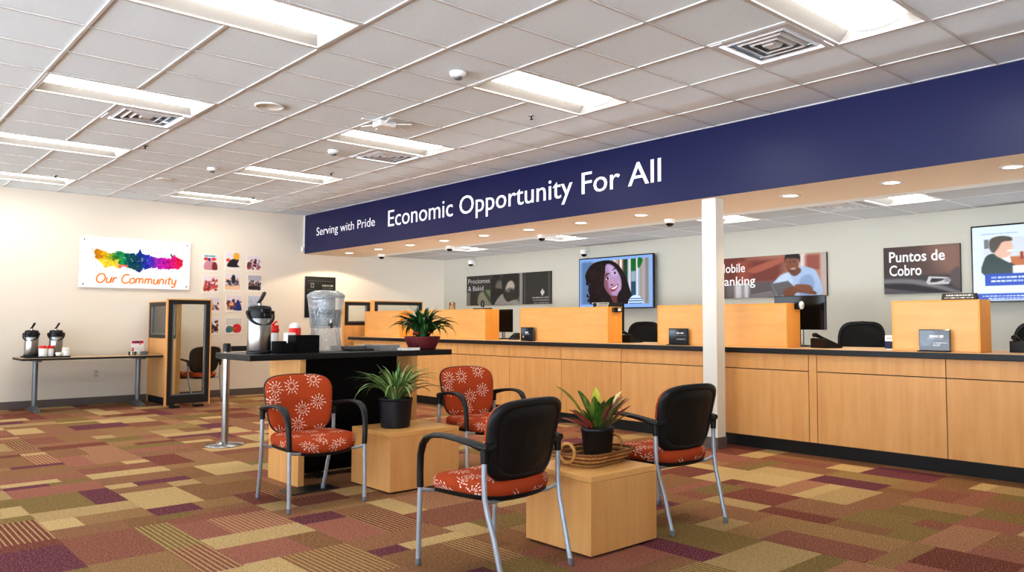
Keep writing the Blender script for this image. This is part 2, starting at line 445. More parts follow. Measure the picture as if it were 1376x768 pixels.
# ------------------------------------------------------------------ walls, soffit, column, bases
def S(name, mb, m, label=None, cat=None): return struct(mb.build(name,m),label,cat)
S('wall_back',MB().box((X0,YW,0),(XR+.1,YW+.1,H)),M_wall)
S('wall_light_block',MB().box((-1.2,Y0-.1,0),(XR+.1,Y0,H)),M_wall_r)  # unseen wall behind the camera, added to keep outside light off the soffit
S('wall_right',MB().box((XR,Y0,0),(XR+.1,YW,H)),M_wall_r)
w=MB(); w.box((XS,Y0,ZS),(XB,YW,H),0); w.m[0]=1
S('wall_soffit',w,[M_navy,M_beige],'deep navy blue soffit with a beige underside above the counter','soffit')
S('trim_1',MB().box((XB,Y0,ZS+.012),(XB+.26,YW,H)),M_white)
S('baseboard_back',MB().box((X0,YW-.012,0),(6.3,YW,.105),0,.004,1),M_base)
S('baseboard_right',MB().box((XR-.012,Y0,0),(XR,YW-.02,.105),0,.004,1),M_base)
c=MB(); c.box((6.04,4.375,0),(6.165,4.535,ZS),0); c.box((6.032,4.367,0),(6.173,4.543,.105),1)
S('trim_2',c,[M_white,M_base],'slim white square column under the navy soffit','column')
S('trim_3',MB().box((XS-.008,YW-.03,ZS),(XS,YW,H)),M_white)
# ------------------------------------------------------------------ ceilings
LIGHTS=[(0,1),(0,5),(0,9),(0,13),(4,1),(4,5),(4,9),(4,13),(4,-3)]
VENTS=[(1,6),(5,6),(5,-2)]
skip=set()
for i,j in LIGHTS: skip|={(i,j),(i+1,j)}
skip|=set(VENTS)
def gx(i): return GX+T*i
def gy(j): return GY+T*j
cm=MB()
i0=math.floor((X0-GX)/T); j0=math.floor((Y0-GY)/T)
for i in range(i0,8):
    for j in range(j0,16):
        if (i,j) in skip: continue
        a,b=max(gx(i),X0),min(gx(i+1),XS); y0,y1=max(gy(j),Y0),min(gy(j+1),YW)
        if b-a<.01 or y1-y0<.01: continue
        cm.add([(a,y0,H+.006),(a,y1,H+.006),(b,y1,H+.006),(b,y0,H+.006)],[(0,1,2,3)])
S('ceiling',cm,M_tile,'white acoustic tile ceiling in a square metal grid','ceiling')
tg=MB(); tw=.0085
for i in range(i0+1,9):
    if gx(i)<XS: tg.box((gx(i)-tw,Y0,H-.002),(gx(i)+tw,YW,H+.008))
for j in range(j0+1,16):
    # cross tees stop at the light openings
    i=i0
    segs=[]; start=X0
    for (li,lj) in sorted(LIGHTS): pass
    tg.box((X0,gy(j)-tw,H-.0015),(XS,gy(j)+tw,H+.008))
# cut the tee that would cross each light opening: rebuild main tees in pieces instead
tg=MB()
for i in range(i0+1,9):
    if gx(i)>=XS: continue
    ys=[Y0]+[v for (li,lj) in sorted(LIGHTS,key=lambda q:q[1]) if li+1==i for v in (gy(lj),gy(lj+1))]+[YW]
    for k in range(0,len(ys),2): tg.box((gx(i)-tw,ys[k],H-.002),(gx(i)+tw,ys[k+1],H+.006))
for j in range(j0+1,16): tg.box((X0,gy(j)-tw,H-.0015),(XS,gy(j)+tw,H+.0055))
tg.box((X0,YW-.02,H-.003),(XS,YW,H+.004)); tg.box((XS-.02,Y0,H-.003),(XS,YW,H+.004))
S('trim_4',tg,M_tee)
# teller ceiling: lower, behind the soffit
XT0=XB+.26
TL=[(10,),(7,),(3,)]
tcell=[]
tl_cells=[(7.43,10.37),(7.43,8.03),(7.43,5.14),(7.43,3.05)]
tc=MB()
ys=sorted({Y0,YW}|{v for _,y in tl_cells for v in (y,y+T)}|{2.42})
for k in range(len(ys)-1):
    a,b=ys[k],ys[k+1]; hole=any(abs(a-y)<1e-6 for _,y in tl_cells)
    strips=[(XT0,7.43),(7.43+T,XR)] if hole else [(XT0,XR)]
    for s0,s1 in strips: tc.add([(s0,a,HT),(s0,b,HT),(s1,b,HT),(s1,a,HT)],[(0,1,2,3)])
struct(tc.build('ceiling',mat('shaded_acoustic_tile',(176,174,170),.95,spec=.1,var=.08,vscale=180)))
tt=MB()
for x in (7.43,7.43+T,): 
    yy=[Y0]+[v for y in sorted(y for _,y in tl_cells) for v in (y,y+T)]+[YW]
    for k in range(0,len(yy),2): tt.box((x-tw,yy[k],HT-.003),(x+tw,yy[k+1],HT+.004))
for y0 in [v for _,y in tl_cells for v in (y,y+T)]+[1.2,1.81,4.3,6.5,7.2,9.4,11.6]: tt.box((XT0,y0-tw,HT-.0025),(XR,y0+tw,HT+.004))
S('trim_5',tt,M_tee)
# ------------------------------------------------------------------ troffer lights
def troffer(label, x, y, z, w, d, name='ceiling_light', grp='recessed ceiling lights', lens=M_lens):
    t=thing(name,label,'light',(x,y,z),0,grp)
    f=MB(); hx,hy=w/2-.008,d/2-.008
    for a,b in (((-hx,-hy,-.004),(hx,-hy+.02,.01)),((-hx,hy-.02,-.004),(hx,hy,.01)),((-hx,-hy+.02,-.004),(-hx+.02,hy-.02,.01)),((hx-.02,-hy+.02,-.004),(hx,hy-.02,.01))): f.box(a,b)
    f.build('frame',M_tee,t)
    a,b=hx-.02,hy-.02; c,e=a-.045*min(1,w),b*.68; h=.055
    r=MB(); r.add([(-a,-b,.005),(a,-b,.005),(a,b,.005),(-a,b,.005),(-c,-e,h),(c,-e,h),(c,e,h),(-c,e,h)],[(0,1,5,4),(1,2,6,5),(2,3,7,6),(3,0,4,7)])
    r.build('reflector',M_refl,t,fix=False)
    l=MB(); n=8; vs=[];fs=[]
    for k in range(n+1):
        ph=k/n*2-1; vs+=[(-c,e*ph,h-.03*(1-ph*ph)),(c,e*ph,h-.03*(1-ph*ph))]
    for k in range(n): fs.append((2*k,2*k+1,2*k+3,2*k+2))
    l.add(vs,fs,0,True); l.build('lens',lens,t,fix=False)
    return t
LBL=['recessed fluorescent ceiling light cut off by the top edge near the left','recessed ceiling light directly in front of the left square air vent','recessed ceiling light second from the back wall at the left edge','recessed ceiling light at the far left nearest the cream back wall',
 'recessed ceiling light in the middle, close to the nearest smoke detector','recessed ceiling light just in front of the square vent left of the navy soffit','recessed ceiling light second from the back wall, beyond the motion sensor','short looking recessed ceiling light nearest the back wall above the photo cards','recessed ceiling light cut off by the top edge beside the right square vent']
for (i,j),lb in zip(LIGHTS,LBL): troffer(lb,gx(i+1),gy(j)+T/2,H,2*T,T)
TLB=['square ceiling light deepest behind the soffit, near the back corner','square ceiling light behind the soffit above the striped shirt screen','square ceiling light behind the soffit just left of the white column','square ceiling light behind the soffit on the right, beside the dark vent']
for (x,y),lb in zip(tl_cells,TLB): troffer(lb,x+T/2,y+T/2,HT,T,T,'square_ceiling_light','square ceiling lights behind the soffit')
# ------------------------------------------------------------------ air vents
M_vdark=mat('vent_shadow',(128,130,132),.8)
def vent(label,x,y,z,d=T):
    t=thing('air_vent',label,'vent',(x,y,z),0,'square ceiling air vents')
    b=MB(); h=d/2-.012
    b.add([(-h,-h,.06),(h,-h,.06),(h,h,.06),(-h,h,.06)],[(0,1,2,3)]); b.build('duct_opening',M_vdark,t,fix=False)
    fr=MB(); q=h
    def ring(mb,o,i,zo,zi): 
        vs=[(-o,-o,zo),(o,-o,zo),(o,o,zo),(-o,o,zo),(-i,-i,zi),(i,-i,zi),(i,i,zi),(-i,i,zi)]
        mb.add(vs,[(0,1,5,4),(1,2,6,5),(2,3,7,6),(3,0,4,7)])
    ring(fr,h,h-.045,-.004,-.004); fr.build('frame',M_tee,t,fix=False)
    for k in range(4):
        lv=MB(); o=h-.045-.058*k; ring(lv,o,o-.034,.04,-.004); ring(lv,o-.034,o-.044,-.004,.002); lv.build('louver',M_tee,t,fix=False)
    c=MB(); o=.035; c.add([(-o,-o,-.003),(o,-o,-.003),(o,o,-.003),(-o,o,-.003)],[(0,1,2,3)]); c.build('centre_plate',M_tee,t,fix=False)
for (i,j),lb in zip(VENTS,['square louvered ceiling air vent at the left, behind a light','square louvered ceiling air vent in the middle near the navy soffit','square louvered ceiling air vent at the top right, largest in view']): vent(lb,gx(i)+T/2,gy(j)+T/2,H)
vent('dark square ceiling air vent behind the soffit right of the column',7.43+T/2,4.03,HT-.004)
# ------------------------------------------------------------------ small ceiling fixtures
def detector(label,x,y,r=.062,cat='smoke detector',nm='smoke_detector',grp='round white ceiling detectors'):
    t=thing(nm,label,cat,(x,y,H),0,grp)
    MB().lathe((0,0,0),[(r,0),(r,-.012),(r*.9,-.03),(r*.55,-.036),(r*.5,-.036)],28).build('body',M_wplast,t)
    MB().lathe((0,0,0),[(r*.5,-.036),(r*.46,-.05),(r*.2,-.056),(.002,-.057)],20).build('sensor_cap',M_alu,t)
detector('round white smoke detector nearest the camera, left of the central light',gx(3.57),gy(1.6))
detector('round white smoke detector left of the middle air vent',gx(4.53),gy(6.65))
detector('small white motion sensor far back between ceiling lights',gx(3.57),gy(9.75),.055,'motion sensor','motion_sensor')
sp=[(5.52,2.52,'small dark sprinkler head beyond the central ceiling light'),(5.47,8.6,'tiny sprinkler head beside the second light from the back wall'),(2.05,8.54,'tiny sprinkler head on the grid line behind the left vent'),(1.55,12.81,'tiny sprinkler head at the far left by the back wall light'),(5.58,12.81,'tiny sprinkler head near the rearmost light by the soffit')]
for a,b,lb in sp:
    t=thing('sprinkler_head',lb,'sprinkler',(gx(a),gy(b),H),0,'ceiling sprinkler heads')
    MB().lathe((0,0,0),[(.028,.004),(.028,-.003),(.016,-.006),(.01,-.007)],20).build('escutcheon',M_chrome,t)
    k=MB(); k.lathe((0,0,0),[(.008,-.006),(.008,-.018),(.005,-.019),(.005,-.026)],12); k.lathe((0,0,-.026),[(.016,0),(.016,-.003),(.004,-.003)],16); k.build('deflector',M_dark,t)
o=MB().lathe((gx(2.55),gy(4.62),H),[(.12,.002),(.12,-.008),(.105,-.012),(.1,-.006),(.002,-.006)],36).build('ceiling_speaker',M_white); tag(o,'flat round ceiling speaker grille left of centre','speaker')
o=MB().lathe((gx(3.3),gy(11.7),H),[(.11,.002),(.11,-.006),(.1,-.009),(.002,-.007)],32).build('ceiling_speaker',M_white); tag(o,'flat round ceiling speaker grille far back before the rearmost light','speaker')
t=thing('ceiling_fixture',"small white ceiling fixture with short box body and thin arms",'ceiling fixture',(gx(4.14),gy(4.28),H))
MB().box((-.085,-.07,-.055),(.085,.07,0),0,.012).build('housing',M_wplast,t)
for a in (.25,1.35,2.0,3.3,4.4,5.6):
    MB().box((.06,-.014,-.028),(.25,.014,-.018),0,.004,1,Matrix.Rotation(a,4,'Z')).build('arm',M_wplast,t)
# downlights along the soffit underside
DL=[12.2,11.24,10.3,9.4,8.47,7.54,6.6,5.66,4.74,3.83,2.88,1.95]
for k,y in enumerate(DL):
    lbs=['nearest the back wall','second from the back wall','third from the back wall','fourth from the back wall','fifth from the back wall','sixth from the back wall','seventh from the back wall','second to the left of the column','hidden mostly behind the white column','first to the right of the white column','second to the right of the white column','at the right edge of the frame']
    t=thing('recessed_downlight','round recessed downlight in the soffit underside, '+lbs[k],'light',(6.45,y,ZS),0,'round downlights under the soffit')
    MB().lathe((0,0,0),[(.066,.001),(.098,.001),(.098,-.004),(.07,-.005),(.066,.001)],32,cap=False).build('trim_ring',M_tee,t)
    MB().lathe((0,0,0),[(.067,-.0005),(.04,-.002),(.001,-.0025)],28).build('lens',M_lens2,t)
    L=bpy.data.lights.new('downlight','SPOT'); L.energy=42 if k==0 else 26; L.color=(1,.84,.62); L.spot_size=math.radians(146 if k==0 else 118); L.spot_blend=.12 if k==0 else .5; L.shadow_soft_size=.05
    lo=bpy.data.objects.new('downlight_lamp',L); COL.objects.link(lo); lo.location=(0,0,-.02); lo.parent=t
# dome cameras
M_smoke=mat('smoked_dome',(16,16,18),.08)
CAMS=[(6.96,12.02,ZS+.002,'white dome security camera under the soffit nearest the back wall'),(6.96,10.0,ZS+.002,'white dome security camera under the soffit, second from the back wall'),(6.96,7.87,ZS+.002,'white dome security camera under the soffit in front of a square light'),(6.94,5.66,ZS+.002,'white dome security camera under the soffit nearest the white column')]
for x,y,z,lb in CAMS:
    t=thing('security_camera',lb,'camera',(x,y,z),0,'dome security cameras')
    MB().lathe((0,0,0),[(.062,0),(.062,-.02),(.054,-.045),(.046,-.05)],24).build('housing',M_wplast,t)
    MB().lathe((0,0,0),[(.046,-.048),(.042,-.066),(.028,-.082),(.002,-.088)],20).build('dome',M_smoke,t)
for y,lb in ((11.95,'wall mounted dome camera above the grey portrait poster'),(8.93,'wall mounted dome camera above the screen showing a woman')):
    t=thing('security_camera',lb,'camera',(XR,y,2.27),0,'dome security cameras')
    b=MB(); b.box((-.02,-.05,-.04),(0,.05,.05),0,.008); b.lathe((-.075,0,0),[(.06,.05),(.06,.02),(.055,-.01),(.046,-.02)],24); b.box((-.08,-.03,.02),(-.01,.03,.05)); b.build('housing',M_wplast,t)
    MB().lathe((-.075,0,0),[(.046,-.018),(.042,-.036),(.028,-.052),(.002,-.058)],20).build('dome',M_smoke,t)
o=MB().box((XS-.05,YW-.045,2.37),(XS+.0-.009,YW,2.45),0,.008).build('wall_sensor',M_wplast); tag(o,'small white sensor box on the back wall at the soffit corner','sensor')
# ------------------------------------------------------------------ soffit lettering
t=thing('sign_lettering','x','sign'); text('word','Serving with Pride',(XS,12.45,2.612),(0,-1,0),(0,0,1),1.91,.132,M_letter,t,depth=.003,thick=.003,words=True); tag(t,'small white lettering reading Serving with Pride on the navy soffit','sign')
t=thing('sign_lettering','x','sign'); text('word','Economic Opportunity For All',(XS,10.158,2.563),(0,-1,0),(0,0,1),5.17,.235,M_letter,t,depth=.003,thick=.007,words=True); tag(t,'large white lettering reading Economic Opportunity For All on the navy soffit','sign')
# ------------------------------------------------------------------ teller counter
ZC=.93
ce=[11.8,11.05,10.0,8.9,7.786,6.822,5.864,4.74,3.611]
units=[(ce[k+1],ce[k]) for k in range(len(ce)-1)]+[(3.531,3.611),(2.434,3.531),(1.34,2.434)]
ul=['maple counter front unit at the far end beside the office partition','maple counter front unit second from the far end','maple counter front unit third from the far end, seen right of the serving counter','maple counter front unit directly behind the far starburst armchair','maple counter front unit just right of the far starburst armchair','maple counter front unit behind the croton plant','maple counter front unit behind the colourful leafed plant','maple counter front unit crossed by the white column','narrow maple filler strip between two counter fronts right of the column','wide maple counter front unit directly right of the narrow filler strip','maple counter front unit cut off by the right edge']
ul[7]='maple counter front unit immediately right of the white column'; ul[6]='maple counter front unit immediately left of the white column'
for (a,b),lb in zip(units,ul):
    y0=a; t=thing('counter_unit',lb,'counter unit',(6.34,(a+b)/2,0),0,'maple counter front units')
    h=(b-a)/2-.003
    MB().box((.022,-h-.003,.10),(.55,h+.003,.886)).build('carcass',M_dark,t)
    if b-a<.2:
        MB().box((0,-h,.115),(.02,h,.884),0,.0015,1).build('filler_panel',M_maple,t)
    else:
        MB().box((0,-h,.115),(.02,h,.731),0,.0015,1).build('lower_panel',M_maple,t)
        MB().box((0,-h,.738),(.02,h,.884),0,.0015,1).build('upper_panel',M_maple,t)
    MB().box((.035,-h-.003,0),(.55,h+.003,.10)).build('toe_kick',M_kick,t)
t=thing('worktop','long counter worktop with tan top and thick black front edge','worktop',(6.3,0,0))
MB().box((.012,.25,.888),(1.0,11.88,ZC)).build('slab',M_tan,t)
MB().box((-.012,.25,.884),(.0115,11.9,ZC+.001),0,.004).build('front_edge',M_blackl,t)
PODS=[(10.74,11.82,'maple privacy box at the far end of the counter worktop'),(8.56,10.13,'maple privacy box behind the bushy plant on the serving counter'),(6.26,7.826,'maple privacy box below the screen showing a woman'),(3.946,5.52,'maple privacy box crossed by the white column'),(2.246,2.945,'short maple privacy box at the right end below the Puntos de Cobro poster')]
for a,b,lb in PODS:
    t=thing('privacy_box',lb,'privacy screen',(6.55,(a+b)/2,ZC),0,'maple privacy boxes on the counter'); h=(b-a)/2
    f=MB(); f.box((0,-h,.0015),(.02,h,.418),0,.0015,1); f.build('front_panel',M_mapleh,t)
    for s in (-1,1): MB().box((.0205,min(s*h,s*(h-.02)),.0015),(.24,max(s*h,s*(h-.02)),.418),0,.0015,1).build('side_panel',M_maplee,t)
    MB().box((.0205,-h+.0205,.398),(.24,h-.0205,.4175)).build('top_panel',M_mapleh,t)
    e=MB(); e.box((-.0012,-h,.404),(-.0002,h,.418)); e.box((-.0012,-h,.0015),(-.0002,-h+.016,.404)); e.box((-.0012,h-.016,.0015),(-.0002,h,.404)); e.build('edge_band',M_maplee,t)
# black sign stands leaning in front of the privacy boxes
def stand_sign(label,y,w,hgt,style):
    t=thing('stand_sign',label,'sign',(6.497,y,ZC+.0015),0,'small black sign stands on the counter')
    MB().box((-.04,-w/2,0),(.04,w/2,.008),0,.002,1).build('base',M_blackg,t)
    MB().box((.004,-w/2,.008),(.016,w/2,hgt),0,.003,1).build('frame',M_blackg,t)
    P=Paint(60,50,(30,36,44))
    P.ell(.15,.2,.35,.35,(96,112,128),soft=.9)
    if style==0: P.rect(.36,.3,.46,.45,(235,235,235)); P.rect(.5,.3,.6,.45,(225,225,225)); P.bars(.3,.5,.75,.55,(190,190,190),5); P.ell(.2,.72,.06,.1,(190,190,195))
    if style==1: P.rect(.04,.08,.34,.3,(120,134,146)); P.bars(.42,.22,.82,.32,(240,240,238),5); P.rect(.3,.42,.95,.45,(120,124,126)); P.bars(.42,.64,.9,.7,(190,190,190),7)
    if style==2: P.ell(.2,.35,.28,.5,(78,94,108),soft=.5); P.bars(.33,.24,.8,.36,(240,240,240),7); P.bars(.25,.4,.75,.43,(170,176,180),9); P.rect(.35,.48,1,.5,(90,98,104)); P.bars(.46,.6,.95,.64,(210,212,214),9); P.bars(.46,.69,.68,.78,(200,202,204),4)
    P.rect(0,.82,1,1,(16,19,28))
    panel('face',P,(.0032,w/2-.006,.012),(0,-(w-.012),0),(0,0,hgt-.02),M_gloss,t)
stand_sign('small black sign stand beside the left monitor gap',7.63,.25,.172,0)
stand_sign('small black sign stand left of the white column',5.2,.255,.172,1)
stand_sign('largest black sign stand on the right, before the short privacy box',2.58,.245,.178,2)
# name plates on top of the boxes
def plate(label,x,y,z,w,c,tc):
    t=thing('name_plate',label,'name plate',(x,y,z),0,'name plates on the privacy boxes')
    MB().poly([(0,-w/2,0),(.05,-w/2,0),(.05,-w/2,.012),(.02,-w/2,.052)],(0,w,0)).build('wedge',M_dark,t)
    P=Paint(60,14,c); P.bars(.12,.2,.9,.45,tc,9); P.bars(.08,.66,.92,.8,tc,14)
    panel('face',P,(-.0012,w/2-.003,.003),(0,-(w-.006),0),(.0195,0,.048),M_print,t)
plate('dark name plate with pale print on the short right privacy box',6.6,2.42,1.3485,.27,(46,46,46),(230,230,228))
plate('pale name plate on the privacy box under the woman screen',6.62,6.42,1.3485,.2,(150,150,148),(30,30,30))
def tally(label,y,wht):
    t=thing('window_indicator',label,'indicator',(6.69,y,1.285),-PI/2)
    t.rotation_euler=(0,0,PI/2)
    MB().box((-.006,-.07,0),(.0185,.07,.055),0,.004,1).build('case',M_blackg,t)
    if wht: MB().box((-.008,-.05,.012),(-.0065,0,.045)).build('display',M_paper,t)
tally('black indicator box with white display on the box under the woman screen',6.24,True)
t=thing('window_indicator','black clip box with round white dial on the column privacy box',  'indicator',(6.73,3.926,1.31),PI/2)
MB().box((-.006,-.05,-.02),(.0185,.05,.05),0,.004,1).build('case',M_blackg,t)
MB().lathe((0,0,0),[(.038,.0),(.038,.012),(.002,.014)],20,M=Matrix.Translation((-.006,-.035,.02))@Matrix.Rotation(-PI/2,4,'Y')).build('dial',M_wplast,t)
t=thing('desk_scanner','small black desk scanner with upright ring on a privacy box','scanner',(6.67,8.78,1.3485))
MB().box((-.05,-.16,0),(.05,.16,.016),0,.006).build('base',M_blackl,t)
MB().tube([(0,.0+.03*math.cos(a),.075+.045*math.sin(a)) for a in np.linspace(0,2*PI,18)[:-1]],.011,8,loop=True).build('ring',M_dark,t)
MB().tube([(0,0,.012),(0,0,.035)],.012,8).build('neck',M_chrome,t)
o=MB().lathe((6.7,9.55,1.3485),[(.045,0),(.045,.11),(.042,.11),(.042,.006),(.002,.006)],24).build('plastic_cup',M_acryl); tag(o,'clear plastic cup standing on a far privacy box','cup')
t=thing('leaflet_card','small white and navy card beside the short privacy box','card',(6.62,3.0,ZC+.0015))
MB().box((0,-.03,0),(.02,.03,.012)).build('foot',M_wplast,t)
P=Paint(20,40,(235,235,232)); P.rect(0,.45,1,1,(30,40,78)); P.bars(.2,.2,.8,.26,(90,90,90),3); MB().box((.008,-.045,.012),(.012,.045,.125)).build('backing',M_paper,t); panel('face',P,(.0075,.045,.012),(0,-.09,0),(0,0,.113),M_print,t)
# monitors
def monitor(label,x,y,zc,w,h,rz,lift=.17):
    t=thing('computer_monitor',label,'monitor',(x,y,ZC+.001),rz,'monitors behind the counter'); z=zc-ZC
    MB().box((-.016,-w/2,z-h/2),(.016,w/2,z+h/2),0,.006).build('panel',M_blackg,t)
    MB().box((.0165,-w*.3,z-h*.3),(.05,w*.3,z+h*.25),0,.01).build('rear_housing',M_black,t)
    MB().tube([(.03,0,.012),(.03,0,max(z-h*.28,.05))],.022,12).build('stand',M_chrome,t)
    MB().lathe((.03,0,0),[(.12,0),(.12,.008),(.03,.016),(.02,.016)],28).build('base',M_black,t)
monitor('large black monitor standing right of the white column privacy box',7.0,4.07,1.262,.56,.335,0)
monitor('black monitor whose narrow edge shows beside the privacy box under the woman screen',7.0,6.68,1.235,.5,.34,0)
monitor('black monitor peeping out beside the privacy box behind the bushy plant',7.03,8.80,1.19,.46,.32,0)
# phones
def phone(label,x,y,rz):
    t=thing('desk_phone',label,'phone',(x,y,ZC+.0012),rz,'desk phones on the counter')
    bd=MB().poly([(-.09,-.11,0),(.1,-.11,0),(.1,-.11,.085),(.085,-.11,.09),(-.09,-.11,.02)],(0,.22,0)).build('body',M_black,t)
    k=MB()
    for a in range(4):
        for b in range(3): k.box((-.06+.03*a,-.03+.032*b,.0355+.012*a),(-.04+.03*a,-.01+.032*b,.045+.012*a),0,.002,1)
    k.build('keypad',M_dark,bd)
    MB().tube([(-.07,-.085,.05),(-.055,-.085,.065),(.0,-.085,.095),(.06,-.085,.12),(.085,-.085,.115)],[.02,.021,.014,.021,.02],10).build('handset',M_black,t)
phone('black desk phone right of the large monitor',6.80,3.68,2.7)
phone('low black desk phone in the gap below the woman screen',7.0,6.30,2.9)
phone('black desk phone left of the first small sign stand',6.97,8.36,.4)
phone('black desk phone at the right edge beside the short privacy box',6.9,2.0,3.0)
# mesh backed office chairs behind the counter
M_mesh=mat('black_mesh',(26,26,28),.8,var=.35,vscale=300)
def office_chair():
    t=thing('office_chair','','chair',(0,0,0),0,'office chairs behind the counter')
    def ol(sc,dy,z0=.86): 
        r=[]
        for k in range(32):
            a=2*PI*k/32; c,s=math.cos(a),math.sin(a); e=2/5
            x=.245*sc*math.copysign(abs(c)**e,c)*(1-.06*s); z=.30*sc*math.copysign(abs(s)**e,s)
            r.append((x,dy+.25-.25*x*x*2+.04*s,z0+z+ (0.02*(1-(x/.25)**2) if s>0 else 0)))
        return r
    f=MB(); f.loft([ol(1,-.012),ol(1,.015),ol(.9,.015),ol(.9,-.012)],0,False,False,True,None,True); f.build('back_frame',M_black,t)
    m=MB(); m.loft([ol(.91,0),ol(.91,.004)],0,True); m.build('mesh_back',M_mesh,t)
    s=MB(); s.lathe((0,0,.45),[(.002,-.03),(.2,-.03),(.245,-.005),(.25,.02),(.235,.045),(.15,.055),(.002,.055)],32); s.build('seat',M_black,t)
    for sx in (-1,1):
        a=MB(); a.tube([(sx*.2,.02,.45),(sx*.29,.02,.47),(sx*.3,.02,.62)],.015,8); a.box((sx*.3-.035,-.13,.62),(sx*.3+.035,.13,.645),0,.01); a.build('armrest',M_black,t)
    MB().tube([(0,.05,.43),(0,.27,.46),(0,.29,.62),(0,.285,.72)],.022,8).build('back_support',M_black,t)
    MB().tube([(0,0,.43),(0,0,.1)],.03,12).build('gas_column',M_dark,t)
    b=MB()
    for k in range(5):
        a=2*PI*k/5; b.tube([(0,0,.11),(.3*math.cos(a),.3*math.sin(a),.065)],[.03,.018],8)
    sb=b.build('star_base',M_black,t)
    for k in range(5):
        a=2*PI*k/5; MB().lathe((0,0,0),[(.002,-.02),(.026,-.02),(.028,0),(.026,.02),(.002,.02)],16,M=Matrix.Translation((.3*math.cos(a),.3*math.sin(a),.028))@Matrix.Rotation(PI/2,4,'X')).build('caster',M_black,sb)
    return t
oc=office_chair(); oc.location=(7.75,3.86,0); oc.rotation_euler=(0,0,-PI/2+.25); oc['label']='black mesh back office chair right of the large monitor'
dup(oc,(7.75,2.24,0),-PI/2-.1,'black mesh back office chair at the right edge of the frame')
dup(oc,(7.75,6.92,0),-PI/2+.2,'black office chair seen below the screen showing a woman')
# ------------------------------------------------------------------ posters and screens on the right wall
def wallframe(x,y,z,w,h): return (x,y,z),(0,-w,0),(0,0,h)
def poster(label,y,z,w,h,P,cat='poster'):
    t=thing('wall_poster',label,cat,(XR,y-w/2,z+h/2)); 
    MB().box((-.03,-w/2,-h/2),(0,w/2,h/2),0,.002,1).build('board',M_dark,t)
    panel('print',P,(-.0312,w/2,-h/2),(0,-w,0),(0,0,h),M_print,t); return t
# 1: grey portrait poster
P=Paint(200,72,(70,68,62)); P.grad((66,64,58),(92,90,84))
P.rect(0,0,.3,1,(62,60,54)); P.rect(.0,.55,.06,1,(128,124,114),soft=.03); P.rect(.05,.55,.17,1,(58,54,46),soft=.02); P.poly([(.17,.6),(.28,.55),(.36,1),(.16,1)],(140,136,120),.05)
P.poly([(.22,.55),(.27,.55),(.37,.95),(.32,.97)],(70,84,58),.03); P.poly([(.25,.5),(.31,.52),(.31,.75)],(120,130,104),.04)
P.ell(.38,.3,.07,.34,(44,42,40),soft=.4); P.ell(.42,.42,.05,.22,(110,106,100),soft=.5); P.poly([(.32,.5),(.46,.5),(.44,.8),(.36,.98),(.32,.9)],(40,38,36),.05); P.poly([(.36,1),(.44,.66),(.5,.7),(.52,1)],(150,146,140),.03)
P.poly([(.46,.05),(.64,.02),(.68,.4),(.66,.72),(.56,.9),(.5,.85),(.46,.6)],(44,42,40),.03); P.poly([(.49,.5),(.52,.28),(.57,.24),(.6,.4),(.58,.62),(.55,.75),(.51,.66)],(176,170,158),.05); P.ell(.55,.68,.07,.2,(52,50,46),soft=.5); P.ell(.525,.55,.02,.05,(110,104,96),soft=.5)
P.poly([(.5,1),(.53,.9),(.62,.84),(.65,1)],(150,148,142),.03)
P.rect(.69,0,.71,1,(40,40,40)); P.rect(.655,0,.69,1,(150,150,146),soft=.02); P.rect(.715,0,1,1,(58,57,54)); P.rect(.71,0,.72,1,(96,96,94)); P.rect(.97,0,1,1,(80,80,76))
P.rect(.892,.6,.93,.68,(210,210,206)); P.rect(.902,.54,.918,.74,(210,210,206))
for k,yy in enumerate((.78,.86,.94)): P.bars(.8+.01*k,yy,.975,yy+.035,(186,186,182),14)
P.speck(.06)
p1=poster('long grey poster with two portraits reading Prociomes at the left',12.13,1.478,2.36,.55,P)
text('lettering','Prociomes',(-.033,1.18-.05,.135),(0,-1,0),(0,0,1),.66,.085,M_lettering,p1,.001)
text('lettering','& Bakid',(-.033,1.18-.05,-.0),(0,-1,0),(0,0,1),.47,.085,M_lettering,p1,.001)
# 2: Mobile Banking
P=Paint(180,72,(150,84,66)); P.grad((128,70,56),(190,150,130)); P.rect(0,0,.3,.66,(118,62,50),soft=.04); P.rect(.22,.1,.38,.62,(158,84,64),soft=.06)
P.rect(.34,.1,.64,.62,(120,62,52),soft=.1); P.poly([(.33,.3),(.65,.05),(.65,.16),(.4,.4)],(168,98,78),.04); P.rect(.0,.66,1,1,(120,112,110),soft=.05); P.rect(.03,.7,.12,1,(90,84,86),soft=.04); P.rect(.2,.64,.34,1,(206,204,206),soft=.03); P.rect(.26,.64,.29,1,(150,150,154),soft=.02); P.rect(.34,.62,.55,1,(100,92,94),soft=.05)
P.rect(.78,0,.83,1,(216,208,204),soft=.03); P.rect(.83,.05,.95,.4,(150,84,70),soft=.04); P.rect(.84,.4,1,.66,(178,130,112),soft=.05); P.rect(.95,0,1,1,(186,172,166),soft=.02)
P.poly([(.55,.66),(.62,.5),(.68,.42),(.78,.3),(.86,.34),(.92,.46),(.96,.95),(.8,1),(.6,1),(.56,.8)],(168,190,220),.02); P.poly([(.78,.6),(.86,.5),(.9,.7),(.86,.98),(.78,.98)],(140,164,200),.05); P.poly([(.66,.44),(.72,.62),(.7,.98),(.62,.98),(.58,.6)],(188,206,230),.06)
P.poly([(.7,.34),(.77,.32),(.79,.42),(.74,.52),(.70,.46)],(112,70,50),.03)
